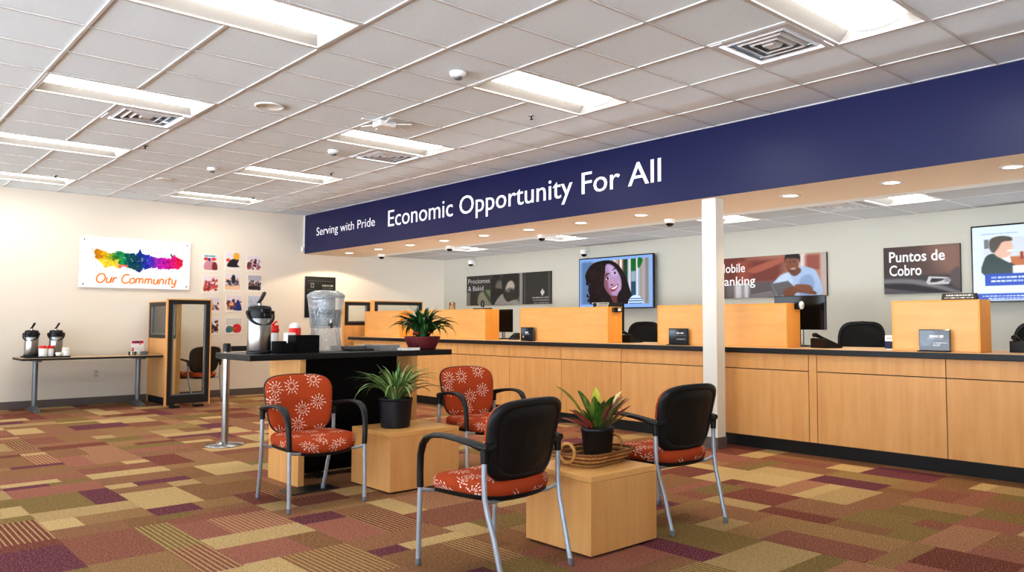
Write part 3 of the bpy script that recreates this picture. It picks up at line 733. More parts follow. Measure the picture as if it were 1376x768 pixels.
P.ell(.715,.22,.055,.23,(132,84,60),soft=.12); P.poly([(.655,.2),(.66,.02),(.72,-.03),(.78,.03),(.78,.22),(.765,.12),(.7,.1),(.665,.1)],(34,26,24),.02); P.ell(.70,.2,.008,.015,(40,24,20)); P.ell(.735,.185,.008,.015,(40,24,20)); P.poly([(.7,.35),(.74,.33),(.735,.38),(.71,.39)],(225,200,190),.02); P.ell(.715,.39,.03,.05,(70,42,34),soft=.6,op=.6); P.poly([(.7,.34),(.745,.325),(.73,.36)],(200,170,160),.02)
P.poly([(.53,.68),(.68,.62),(.74,.78),(.72,.86),(.6,1),(.56,.9)],(120,118,122),.015,smooth=False); P.poly([(.54,.69),(.678,.635),(.73,.77),(.6,.97)],(104,102,106),.015,smooth=False); P.poly([(.33,.92),(.53,.84),(.58,1),(.33,1)],(128,122,124),.02,smooth=False)
P.poly([(.66,.8),(.76,.76),(.9,.88),(.9,.96),(.76,.9),(.72,1),(.64,.98)],(126,78,56),.02); P.poly([(.74,.72),(.86,.74),(.88,.88),(.78,.86)],(132,84,60),.03)
P.speck(.04)
p2=poster('poster reading Mobile Banking with a man in light blue shirt holding a tablet',6.43,1.49,1.66,.535,P)
text('lettering','Mobile',(-.033,.765,.075),(0,-1,0),(0,0,1),.43,.115,M_letter,p2,.001,bold=.012)
text('lettering','Banking',(-.033,.765,-.098),(0,-1,0),(0,0,1),.585,.115,M_letter,p2,.001,bold=.012)
# 3: Puntos de Cobro
P=Paint(120,76,(78,62,58)); P.grad((70,56,54),(120,92,82)); P.poly([(.6,.0),(1,.0),(1,.5),(.85,.6),(.7,.4)],(136,104,92),.3); P.rect(0,.62,1,1,(70,66,68),soft=.06); P.poly([(0,.68),(.5,.72),(1,.98),(1,1),(.9,1),(0,.78)],(128,124,126),.05); P.poly([(0,.84),(.4,.86),(.8,1),(0,1)],(100,96,100),.06); P.poly([(.0,.78),(.4,.8),(.9,1),(.7,1),(0,.86)],(54,50,54),.04)
P.poly([(.86,.66),(.93,.5),(1,.52),(1,.9),(.9,.84)],(96,84,84),.05); P.poly([(.565,.78),(.6,.65),(.84,.68),(.88,.74),(.85,.82),(.6,.82)],(205,203,203),.01,smooth=False); P.poly([(.615,.775),(.635,.69),(.8,.71),(.78,.74),(.69,.775)],(52,46,50),.015,smooth=False); P.rect(.8,.7,.87,.78,(150,148,150),soft=.01); P.speck(.05)
p3=poster('brown poster reading Puntos de Cobro with a silver card slot',4.056,1.49,.84,.53,P)
text('lettering','Puntos de',(-.033,.355,.095),(0,-1,0),(0,0,1),.62,.115,M_letter,p3,.001,bold=.018)
text('lettering','Cobro',(-.033,.355,-.06),(0,-1,0),(0,0,1),.365,.115,M_letter,p3,.001,bold=.018)
# television screens
def tv(label,y,z,w,h,P):
    t=thing('television',label,'television',(XR,y-w/2,z+h/2),0,'screens on the teller wall')
    MB().box((-.12,-w/2,-h/2),(-.085,w/2,h/2),0,.004).build('cabinet',M_blackg,t)
    MB().box((-.084,-w*.2,-h*.25),(-.0006,w*.2,h*.25)).build('wall_bracket',M_dark,t)
    b=.016; panel('screen',P,(-.1205,w/2-b,-h/2+b),(0,-w+2*b,0),(0,0,h-2*b),M_scr,t); return t
P=Paint(220,124,(140,176,232)); P.rect(.03,.06,.965,.93,(150,170,196))
P.rect(.03,.06,.2,.93,(96,128,170),soft=.06); P.rect(.45,.06,.62,.55,(190,170,160),soft=.04)
for x,c,w in ((.5,(220,214,220),.012),(.56,(150,110,90),.01),(.585,(226,220,222),.014),(.62,(120,96,66),.012),(.65,(30,70,40),.025),(.705,(214,204,206),.016),(.80,(218,212,214),.014),(.85,(160,150,146),.012),(.88,(172,162,158),.02),(.925,(140,136,136),.02)): P.rect(x-w,.06,x+w,.93,c,soft=.008)
P.rect(.72,.06,.785,.93,(34,84,110),soft=.006); P.rect(.72,.06,.785,.3,(6,110,40),soft=.01); P.rect(.72,.3,.785,.5,(150,170,186),soft=.02); P.poly([(.81,.06),(.86,.06),(.87,.12),(.84,.22),(.81,.24)],(12,116,44),.01)
P.poly([(.10,.45),(.085,.34),(.12,.22),(.2,.1),(.34,.055),(.46,.07),(.55,.16),(.62,.3),(.66,.42),(.7,.62),(.73,.78),(.71,.93),(.2,.93),(.15,.74),(.13,.6),(.15,.5),(.1,.52)],(26,14,18),.015)
for k in range(40):
    a=RNG.rand(); P.ell(.1+.08*RNG.rand()+.02*a,.3+.6*a,.012,.02,(30,18,22),soft=.5,op=.9)
for k in range(60): P.ell(RNG.uniform(.14,.36),RNG.uniform(.12,.9),.02,.035,(RNG.uniform(30,62),RNG.uniform(16,30),RNG.uniform(20,34)),soft=.9,op=.5)
P.poly([(.37,.3),(.38,.15),(.43,.13),(.5,.2),(.57,.36),(.595,.52),(.58,.7),(.54,.8),(.48,.79),(.41,.7),(.36,.55)],(178,150,186),.02)
P.poly([(.36,.36),(.4,.3),(.42,.6),(.48,.78),(.42,.72),(.365,.58)],(126,76,86),.05,.75); P.poly([(.42,.16),(.5,.22),(.54,.36),(.46,.36)],(196,172,214),.06,.8); P.ell(.55,.58,.04,.09,(190,158,192),soft=.8,op=.7)
P.poly([(.45,.78),(.55,.78),(.55,.93),(.5,.93)],(110,62,66),.02); P.poly([(.54,.76),(.6,.66),(.64,.93),(.55,.93)],(22,12,16),.02)
for ex,ey in ((.405,.415),(.502,.315)):
    P.poly([(ex-.03,ey+.02),(ex,ey-.025),(ex+.03,ey-.02),(ex+.01,ey+.03)],(206,190,214),.01); P.ell(ex+.003,ey,.014,.026,(26,20,32),soft=.3)
    P.poly([(ex-.035,ey-.05),(ex,ey-.1),(ex+.035,ey-.1),(ex,ey-.075)],(40,22,34),.012)
P.poly([(.445,.5),(.46,.42),(.485,.46),(.495,.52),(.46,.56)],(196,152,170),.02); P.ell(.465,.545,.02,.018,(130,74,84),soft=.6); P.poly([(.435,.62),(.49,.58),(.55,.53),(.545,.6),(.5,.67),(.46,.68)],(150,64,80),.012); P.poly([(.45,.62),(.5,.59),(.543,.55),(.53,.6),(.49,.635)],(236,230,240),.01)
P.ell(.78,.93,.1,.17,(206,226,246),soft=.08)
for k in range(3): P.rect(.69,.82+.045*k,.87,.838+.045*k,(40,70,140),.85)
P.rect(.03,.93,.965,1,(140,176,232)); P.rect(.17,.87,.4,.925,(16,12,16)); P.bars(.18,.885,.39,.915,(220,216,216),10)
tv('television showing a smiling woman with dark curly hair',9.0,1.375,1.555,.8,P)
P=Paint(200,124,(214,228,246)); P.bars(.06,.1,.3,.115,(150,166,190),12); P.rect(.075,.16,1,.66,(206,214,222)); P.rect(.3,.36,.42,.52,(214,190,160),soft=.02); P.rect(.24,.42,.36,.54,(190,110,60),soft=.02); P.rect(.08,.18,.11,.3,(120,128,132)); P.rect(.5,.16,.56,.5,(196,206,216),soft=.03); P.rect(.31,.36,.33,.46,(150,60,40))
P.poly([(.08,.66),(.08,.44),(.13,.37),(.2,.42),(.25,.5),(.34,.62),(.38,.66)],(50,66,62),.012); P.poly([(.15,.36),(.23,.38),(.25,.5),(.19,.44)],(226,232,236),.01); P.ell(.2,.3,.065,.135,(222,184,164),soft=.12); P.poly([(.115,.3),(.12,.18),(.18,.14),(.25,.16),(.26,.21),(.2,.22),(.17,.3),(.14,.36)],(92,84,76),.015); P.ell(.245,.34,.02,.012,(240,240,240),soft=.5)
P.poly([(.4,.62),(.45,.46),(.53,.41),(.66,.42),(.74,.5),(.78,.66),(.4,.66)],(30,44,76),.012); P.poly([(.56,.4),(.62,.4),(.61,.52),(.58,.52)],(190,140,124),.015); P.ell(.575,.29,.055,.135,(188,136,116),soft=.12); P.poly([(.515,.27),(.52,.17),(.575,.135),(.63,.17),(.635,.27),(.615,.2),(.54,.2)],(30,24,24),.012); P.ell(.578,.35,.03,.03,(120,76,66),soft=.5); P.ell(.58,.36,.022,.013,(240,236,234),soft=.4); P.rect(.62,.5,.8,.64,(236,238,240)); P.poly([(.48,.62),(.62,.6),(.62,.66),(.5,.66)],(150,84,70),.01); P.rect(.26,.54,.42,.66,(232,230,226),soft=.01)
P.rect(.08,.64,1,.8,(20,72,180)); P.bars(.12,.675,.78,.7,(236,240,250),16); P.bars(.12,.725,.66,.75,(236,240,250),12); P.rect(0,.9,1,1,(20,66,176)); P.bars(.06,.925,.42,.945,(210,224,250),14); P.bars(.1,.96,.4,.975,(200,214,246),12)
P.rect(.0,.985,1,1,(206,226,248))
tv('television at the right edge showing two men in suits',3.07,1.375,1.5,.8,P)
# ------------------------------------------------------------------ armchair with starburst fabric (faces -y)
def sup(a,b,e,n=36,ph=0):
    r=[]
    for k in range(n):
        t=2*PI*k/n; c,s=math.cos(t),math.sin(t); r.append((a*math.copysign(abs(c)**(2/e),c), b*math.copysign(abs(s)**(2/e),s)))
    return r
def armchair():
    t=thing('patterned_armchair','','chair',(0,0,0),0,'chairs with starburst upholstery')
    # seat cushion: superellipse rings, waterfall front, dished middle
    def seat_ring(sc,z,a=.235,b=.245,e=3.6):
        return [(x*sc*(1+.03*(-y)/b), y*sc-.03, z - (.030*max(0,(-y*sc/b-.45)/.55)**2) + .010*(x*sc/a)**2 - .006) for x,y in sup(a,b,e,48)]
    s=MB()
    rings=[seat_ring(.93,.372),seat_ring(.985,.385),seat_ring(1.0,.407),seat_ring(.985,.428),seat_ring(.93,.442),seat_ring(.80,.450),seat_ring(.55,.452),seat_ring(.28,.451)]
    s.loft(rings,0,True,False); n=48; s.add(rings[-1],[tuple(range(n))],0,True); s.add(rings[0],[tuple(range(n))[::-1]],0,True)
    s.build('seat',M_fs,t)
    u=MB(); rr=[seat_ring(.9,.352),seat_ring(.965,.362),seat_ring(.97,.376)]
    u.loft(rr,0,True,True); u.build('seat_shell',M_black,t)
    # back: pad in front, black shell behind
    ZB=.622
    def back_ring(sc,off,ax=.228,az=.182):
        o=[]
        for x,z in sup(ax,az,4.6,48):
            X=x*sc*(1+.085*z/az); Z=z*sc
            y=.205+off+Z*.20+.10*max(0,Z-.06)-1.25*X*X*.55
            o.append((X,y,ZB+Z+ (.012*(1-(X/ax)**2) if Z>0 else -.012*(1-(X/ax)**2))))
        return o
    b=MB(); rb=[back_ring(.2,-.042),back_ring(.6,-.041),back_ring(.86,-.037),back_ring(.95,-.028),back_ring(.985,-.012),back_ring(.985,.0)]
    b.loft(rb,0,True,True); b.build('backrest',M_fb,t)
    h=MB(); rh=[back_ring(.97,-.004),back_ring(1.0,.0),back_ring(1.012,.010),back_ring(.99,.022),back_ring(.88,.030),back_ring(.82,.031),back_ring(.81,.027),back_ring(.79,.030),back_ring(.5,.034),back_ring(.2,.035)]
    h.loft(rh,0,True,True); h.build('back_shell',M_black,t)
    for sx in (-1,1):
        f=MB(); f.tube([(sx*.252,-.272,.012),(sx*.252,-.268,.2),(sx*.252,-.262,.40)],.0125,12); fl_=f.build('front_leg',M_tube,t)
        r=MB(); r.tube([(sx*.228,.285,.012),(sx*.235,.232,.21),(sx*.243,.20,.31),(sx*.247,.185,.38),(sx*.248,.182,.46),(sx*.248,.182,.56)],.0125,12); rl_=r.build('rear_leg',M_tube,t)
        for nm,p,pr in (('front_glide',(sx*.252,-.272,0),fl_),('rear_glide',(sx*.2275,.287,0),rl_)):
            MB().lathe(p,[(.011,0),(.0135,.004),(.0145,.03),(.0135,.034)],12).build(nm,M_foot,pr)
        # arm: vertical front sleeve sweeping back over to the rear sleeve
        path=[(sx*.252,-.262,.375),(sx*.254,-.262,.45),(sx*.257,-.256,.53),(sx*.260,-.235,.585),(sx*.262,-.20,.618),(sx*.263,-.15,.634),(sx*.262,-.07,.638),(sx*.259,.03,.630),(sx*.254,.11,.618),(sx*.249,.165,.606),(sx*.247,.205,.603)]
        rad=[.0165,.0165,.017,.018,.019,.019,.019,.019,.019,.021,.02]; fl=[(1,1),(1,1),(1.05,.9),(1.2,.8),(1.4,.7),(1.5,.62),(1.5,.62),(1.4,.66),(1.2,.8),(1.1,.95),(.8,.8)]
        a=MB(); a.tube(path,rad,12,flat=fl); a.tube([(sx*.248,.182,.535),(sx*.248,.182,.60)],[.0165,.019],12); a.build('arm',M_black,t)
        MB().tube([(sx*.246,.186,.592),(sx*.222,.19,.60),(sx*.195,.196,.612)],[.02,.022,.02],10).build('back_bracket',M_black,t)
    MB().tube([(-.25,-.255,.365),(-.2,-.235,.352),(.2,-.235,.352),(.25,-.255,.365)],.0095,8).build('front_stretcher',M_tube,t)
    MB().tube([(-.247,.186,.375),(-.2,.165,.352),(.2,.165,.352),(.247,.186,.375)],.0095,8).build('rear_stretcher',M_tube,t)
    return t
ch=armchair(); ch['label']='starburst armchair facing the camera at left, beside a wooden cube'
ch.location=(2.378,4.985,0); ch.rotation_euler=(0,0,-.02)
dup(ch,(2.415,3.065,0),PI+.10,'nearest starburst armchair with its black back to the camera')
dup(ch,(3.665,3.055,0),PI-.06,'starburst armchair at right with black back, near the white column')
dup(ch,(3.745,4.97,0),-.12,'starburst armchair facing the camera behind the nearest black chair back')
dup(ch,(4.09,12.3,0),PI+.22,'dark backed armchair by the back wall behind the glass partition')
# ------------------------------------------------------------------ wooden cubes
def cube(label,x0,y0,x1,y1,z,rz=0):
    t=thing('wooden_cube_table',label,'side table',((x0+x1)/2,(y0+y1)/2,0),rz,'maple cube tables'); a,b=(x1-x0)/2,(y1-y0)/2
    MB().box((-a,-b,.012),(a,b,z-.031),0,.0015,1).build('body',M_maple,t)
    MB().box((-a,-b,z-.030),(a,b,z),0,.0025,2).build('top',M_maplex,t)
    MB().box((-a+.03,-b+.03,0),(a-.03,b-.03,.012)).build('plinth',M_dark,t)
cube('maple cube table holding the spider plant',2.85,4.775,3.42,5.31,.412)
cube('maple cube table holding the basket, nearest the camera',2.80,2.795,3.30,3.29,.402)
# ------------------------------------------------------------------ serving counter (island)
ZI=.945
t=thing('serving_counter','tall black topped serving counter with maple end panels','counter',(2.96,5.7,0))
MB().box((-.83,-.30,ZI-.042),(.83,.33,ZI),0,.004).build('countertop',M_blackl,t)
for x0,x1 in ((-.455,-.41),(.475,.52)): MB().box((x0,-.265,0),(x1,.25,ZI-.0425),0,.002,1).build('end_panel',M_maple,t)
MB().box((-.4095,-.03,.09),(.4745,.0,ZI-.0425)).build('modesty_panel',M_deep,t)
MB().box((-.4095,.0005,.04),(.4745,.2,.09)).build('lower_shelf',M_deep,t)
for x in (-.2,.3): MB().box((x,-.05,0),(x+.05,.15,.0395)).build('foot',M_black,t)
o=MB().box((2.36,5.2,.0005),(2.7,5.42,.008),0,.003,1).build('floor_box_cover',M_dark); tag(o,'flat dark floor outlet cover under the left starburst armchair','floor cover')
# ------------------------------------------------------------------ airpots
def airpot():
    t=thing('airpot','','coffee dispenser',(0,0,0),0,'steel airpots')
    MB().lathe((0,0,0),[(.002,.004),(.076,.004),(.08,.012),(.08,.252),(.076,.262),(.002,.262)],40).build('body',M_steel,t)
    MB().lathe((0,0,0),[(.083,0),(.084,.006),(.084,.022),(.081,.024),(.079,.0)],40,cap=False).build('base_ring',M_black,t)
    l=MB(); l.lathe((0,0,0),[(.082,.250),(.084,.262),(.082,.300),(.078,.325),(.068,.338),(.03,.342),(.002,.342)],40)
    l.box((-.03,-.112,.285),(.03,-.06,.325),0,.01); l.build('lid',M_black,t)
    MB().tube([(0,-.098,.286),(0,-.1,.262)],[.014,.010],10).build('spout',M_black,t)
    MB().tube([(0,.0,.338),(0,.0,.362)],.013,10).build('plunger',M_chrome,t)
    MB().tube([(-.012,-.0,.358),(.008,-.0,.385),(.030,.0,.43),(.036,.0,.438)],[.014,.016,.018,.010],10,flat=(.7,1.25)).build('lever',M_black,t)
    h=[]
    for k in range(17):
        a=PI*k/16; h.append((.094*math.cos(a),-.062*math.sin(a)-.01,.292-.088*math.sin(a)**.8))
    hd=MB().tube(h,.0085,8).build('handle',M_black,t)
    p=MB()
    for sx in (-1,1): p.lathe((0,0,0),[(.014,0),(.014,.018),(.002,.02)],12,M=Matrix.Translation((sx*.08,-.01,.292))@Matrix.Rotation(sx*PI/2,4,'Y'))
    p.build('handle_pivot',M_black,hd)
    return t
ap=airpot(); ap['label']='large steel airpot with black lid on the serving counter'; ap.location=(2.283,5.62,ZI+.001); ap.rotation_euler=(0,0,.0)
TY=12.48; TZ=.70
dup(ap,(2.075,TY+.09,TZ+.022),-.5,'left steel airpot on the tray by the back wall')
dup(ap,(2.345,TY+.06,TZ+.022),-.1,'right steel airpot on the tray by the back wall')
# ------------------------------------------------------------------ things on the serving counter
t=thing('condiment_caddy','black condiment caddy box with lower open tray beside the large airpot','caddy',(2.585,5.55,ZI+.001))
c=MB(); w=.004
c.box((-.09,-.07,0),(.085,-.066,.128)); c.box((-.09,.066,0),(.085,.07,.128)); c.box((-.09,-.066,0),(-.086,.066,.128)); c.box((.081,-.066,0),(.085,.066,.128)); c.box((-.086,-.066,0),(.081,.066,.004)); c.build('tall_bin',M_deep,t)
c=MB(); c.box((-.20,-.06,0),(-.0905,-.056,.075)); c.box((-.20,.096,0),(-.0905,.1,.085)); c.box((-.20,-.056,0),(-.196,.096,.08)); c.box((-.196,-.056,0),(-.0905,.096,.004)); c.build('low_tray',M_deep,t)
def jar(name,label,x,y,z,r,h,mb_m,lid_m,lidh,spout=False,grp=None):
    t=thing(name,label,'jar',(x,y,z),0,grp)
    MB().lathe((0,0,0),[(.002,0),(r*.92,0),(r,.01),(r,h*.9),(r*.9,h),(.002,h)],28).build('body',mb_m,t)
    l=MB(); l.lathe((0,0,h+.0005),[(r*.95,0),(r*1.02,.004),(r*1.02,lidh*.5),(r*.9,lidh*.55),(r*.95,lidh*.62),(r*.95,lidh),(.002,lidh)],28)
    if spout: l.tube([(0,0,h+lidh),(.01,0,h+lidh+.02),(.03,0,h+lidh+.028)],.008,8); l.box((-.03,-.012,h+lidh),(.0,.012,h+lidh+.012),0,.003,1)
    l.build('lid',lid_m,t); return t
M_frost=mat('cloudy_plastic',(222,222,218),.3,var=.06,vscale=40)
jar('creamer_jar','cloudy creamer jar with tall red pump lid behind the caddy',2.51,5.92,ZI+.001,.043,.145,M_frost,M_red,.055,True)
t=thing('sugar_dispenser','red canister with white domed cap behind the caddy','jar',(2.655,5.86,ZI+.001))
MB().lathe((0,0,0),[(.002,0),(.042,0),(.044,.01),(.044,.178),(.002,.178)],28).build('body',M_red,t)
MB().lathe((0,0,.1785),[(.042,0),(.042,.014),(.034,.03),(.018,.04),(.002,.042)],28).build('cap',M_wplast,t)
o=MB().box((2.53,5.70,ZI+.001),(2.59,5.78,ZI+.145),0,.004).build('napkin_box',M_paper); tag(o,'white paper napkin box between the red lidded jars','box')
# clear beverage dispenser
def dispenser():
    t=thing('beverage_dispenser','large clear faceted acrylic drink dispenser on the serving counter','drink dispenser',(2.845,5.74,ZI+.001))
    g=NT('thick_clear_acrylic'); 
    m_th=g.bsdf((1,1,1,1),.02,0,.5,Transmission_Weight=1.0,IOR=1.3)
    m_water=glassy('still_water',(225,236,240),.14,rough=.02,bump=.25)
    m_fac=glassy('ribbed_acrylic',(244,247,249),.10,rough=.05,bump=.5)
    nt=m_fac.node_tree; last=[n for n in nt.nodes if n.type=='MIX_SHADER'][0]; outn=[n for n in nt.nodes if n.type=='OUTPUT_MATERIAL'][0]
    tl=nt.nodes.new('ShaderNodeBsdfTranslucent'); tl.inputs[0].default_value=(.95,.96,.98,1); df=nt.nodes.new('ShaderNodeBsdfDiffuse'); df.inputs[0].default_value=(.95,.96,.98,1)
    a1=nt.nodes.new('ShaderNodeMixShader'); nt.links.new(tl.outputs[0],a1.inputs[1]); nt.links.new(df.outputs[0],a1.inputs[2])
    a2=nt.nodes.new('ShaderNodeMixShader'); a2.inputs[0].default_value=.2; nt.links.new(last.outputs[0],a2.inputs[1]); nt.links.new(a1.outputs[0],a2.inputs[2]); nt.links.new(a2.outputs[0],outn.inputs[0])
    n=20
    def facet(prof,wall,rib=.03):
        rings=[]
        for r,z in prof: rings.append([(r*(1+rib*(k%2))*math.cos(2*PI*k/n),r*(1+rib*(k%2))*math.sin(2*PI*k/n),z) for k in range(n)])
        return rings
    b=MB(); b.loft(facet([(.122,.002),(.120,.02),(.110,.09),(.104,.16),(.105,.175)],0),0,False,True); b.build('base',m_fac,t)
    k=MB(); k.loft(facet([(.105,.178),(.111,.185),(.117,.26),(.128,.36),(.136,.415)],0),0,False,False); k.loft(facet([(.103,.178),(.05,.18)],0),0,False,False); k.build('tank',m_fac,t)
    i=MB(); i.lathe((0,0,0),[(.002,.19),(.10,.19),(.108,.26),(.115,.318),(.002,.318)],n,smooth=True); i.build('water',m_water,t)
    c=MB(); c.lathe((0,0,0),[(.06,.30),(.062,.40),(.058,.40),(.056,.30)],12,smooth=False,cap=False); c.build('ice_core',m_fac,t)
    r=MB(); r.tube([(.138*math.cos(a),.138*math.sin(a),.418) for a in np.linspace(0,2*PI,25)[:-1]],.006,8,loop=True); r.build('rim',m_fac,t)
    l=MB(); l.lathe((0,0,0),[(.141,.424),(.141,.434),(.12,.450),(.09,.463),(.04,.470),(.002,.471)],24); l.build('lid',m_fac,t)
    s=MB(); s.tube([(-.02,-.11,.205),(-.025,-.15,.205)],.011,10); s.tube([(-.025,-.146,.215),(-.025,-.15,.178)],.010,10); sg_=s.build('spigot',M_dark,t)
    lv=MB(); lv.box((-.036,-.152,.215),(-.014,-.14,.245),0,.003,1); lv.build('spigot_lever',M_chrome,sg_)
    f=MB()
    for a in (2.2,3.6,5.1): f.tube([(.085*math.cos(a),.085*math.sin(a),.2),(.09*math.cos(a),.09*math.sin(a),.31)],.008,6)
    f.build('infuser_rod',M_alu,t)
dispenser()
# magazines
mg=[(3.09,5.84,.18,.24,.034,.0,(104,101,98),'dark magazine stack nearest the drink dispenser'),(3.06,5.62,.18,.15,.014,.0,(44,44,46),'thin black folder in front of the dark magazine stack'),(3.27,5.62,.17,.26,.046,-.0,(140,137,134),'thick grey magazine stack in the middle of the serving counter'),(3.41,5.50,.16,.17,.02,.0,(232,230,226),'flat white leaflet stack beside the red bowl'),(3.33,5.88,.17,.2,.038,.0,(206,188,178),'small pile of pale leaflets behind the white leaflet stack')]
for x,y,w,d,h,rz,c,lb in mg:
    t=thing('magazine_stack',lb,'magazines',(x,y,ZI+.001),rz,'magazines on the serving counter')
    k=max(2,int(h/.006)); m=MB()
    for q in range(k): 
        ox=RNG.uniform(-.006,.006); m.box((-w/2+ox,-d/2,h*q/k),(w/2+ox,d/2,h*(q+1)/k-.0006))
    m.build('pages',mat('pages_'+lb.split()[0],c,.6,var=.2,vscale=25),t)
    P=Paint(24,30,tuple(min(255,v*1.1) for v in c)); P.rect(.1,.1,.9,.3,tuple(v*.6 for v in c)); P.ell(.5,.6,.3,.25,tuple(min(255,v*1.4) for v in c),soft=.4)
    panel('cover',P,(-w/2,-d/2,h+.0004),(w,0,0),(0,d,0),M_gloss,t)
# bowl planter with bushy plant
t=thing('planter_bowl','burgundy patterned bowl with bushy dark green plant on the serving counter','potted plant',(3.645,5.62,ZI+.001))
M_burg=mat('burgundy_weave',(112,38,44),.6,var=.5,vscale=70,bstr=.6,bscale=90)
MB().lathe((0,0,0),[(.002,0),(.105,0),(.113,.012),(.134,.06),(.147,.095),(.150,.104),(.142,.106),(.134,.092),(.002,.088)],40).build('bowl',M_burg,t)
MB().lathe((0,0,0),[(.133,.0905),(.1,.096),(.002,.1)],28).build('soil',M_soil,t)
G=[((.012,.06,.012),(.03,.12,.03)),((.02,.085,.016),(.05,.16,.04)),((.008,.04,.010),(.02,.08,.02))]
b=MB(); blades(b,64,(0,0,.09),(.25,.35),.023,(1.0,1.5),(1.5,3.0),G,.06,3,9); blades(b,34,(0,0,.09),(.2,.31),.022,(1.25,1.55),(.4,1.3),G,.05,5); b.build('foliage',M_leaf,t,fix=False)
f=MB()
for k in range(9):
    a=RNG.uniform(0,6.28); f.lathe((.06*math.cos(a),.06*math.sin(a),.12+.03*RNG.rand()),[(.002,-.012),(.014,-.004),(.012,.008),(.002,.014)],8)
f.build('red_berries',mat('orange_red_berry',(190,50,24),.4),t)
# spider plant in black pot on cube
t=thing('spider_plant','spider plant with arching striped leaves in a ribbed black pot','potted plant',(3.055,5.05,.4125))
p=MB(); n=48
def prg(r,z): return [(r*math.cos(2*PI*k/n),r*math.sin(2*PI*k/n),z) for k in range(n)]
rr=[prg(.098,0),prg(.102,.004)]
for k in range(19): 
    z=.008+.19*k/18; r0=.103+.016*k/18
    rr.append([((r0+.0016*math.sin(9*a+ (k%2)*PI))*math.cos(a),(r0+.0016*math.sin(9*a+(k%2)*PI))*math.sin(a),z) for a in [2*PI*q/n for q in range(n)]])
rr+=[prg(.123,.2),prg(.123,.208),prg(.116,.208),prg(.112,.19)]
p.loft(rr,0,True,False); p.add(rr[0],[tuple(range(n))[::-1]]); p.build('pot',mat('dark_navy_black_pot',(22,24,32),.38,var=.1,vscale=90),t)
MB().lathe((0,0,0),[(.113,.188),(.06,.194),(.002,.195)],28).build('soil',M_soil,t)
G2=[((.035,.12,.015),(.30,.42,.14)),((.05,.16,.02),(.36,.47,.2)),((.03,.10,.015),(.12,.25,.06)),((.12,.25,.04),(.5,.56,.3))]
b=MB(); blades(b,46,(0,0,.185),(.30,.43),.0155,(.75,1.35),(1.0,2.5),G2,.05,8,9); blades(b,26,(0,0,.185),(.2,.33),.014,(1.1,1.5),(.5,1.8),G2,.05,4,8); b.build('foliage',M_leaf,t,fix=False)
# croton in black pot standing in a basket
BX,BY,BZ=3.115,3.10,.4025
t=thing('seagrass_basket','woven seagrass tray basket with two round handles on the near cube','basket',(BX,BY,BZ),.12)
def rr2(a,b,z,n=60,e=4.5): return [(x,y,z) for x,y in sup(a,b,e,n)]
k=MB(); nl=6
for q in range(nl):
    f=q/(nl-1); a=.165+.045*f; b_=.125+.045*f; z=.008+.058*f; pts=rr2(a,b_,z,96)
    pts=[(x*(1+.022*math.sin(i*PI/2+q*PI)),y*(1+.022*math.sin(i*PI/2+q*PI)),zz) for i,(x,y,zz) in enumerate(pts)]
    k.tube(pts,.0085,7,loop=True,mat=q%2)
k.build('woven_side',[M_wick,M_wick2],t)
MB().box((-.155,-.115,.001),(.155,.115,.009),0,.004).build('woven_base',M_wick,t)
for sx in (-1,1):
    MB().tube([(sx*(.213),.05*math.cos(a),.073+.05*math.sin(a)) for a in np.linspace(0,2*PI,25)[:-1]],.0085,8,loop=True).build('handle',M_wick,t)
for nm in range(14): pass
t=thing('croton_plant','croton with yellow and red mottled leaves in a plain black pot','potted plant',(BX+.078,BY+.035,BZ+.0098))
MB().lathe((0,0,0),[(.002,0),(.072,0),(.076,.006),(.092,.145),(.095,.146),(.096,.168),(.091,.17),(.088,.15),(.002,.148)],36).build('pot',mat('plain_black_pot',(20,22,30),.35),t)
MB().lathe((0,0,0),[(.087,.149),(.04,.154),(.002,.155)],24).build('soil',M_soil,t)
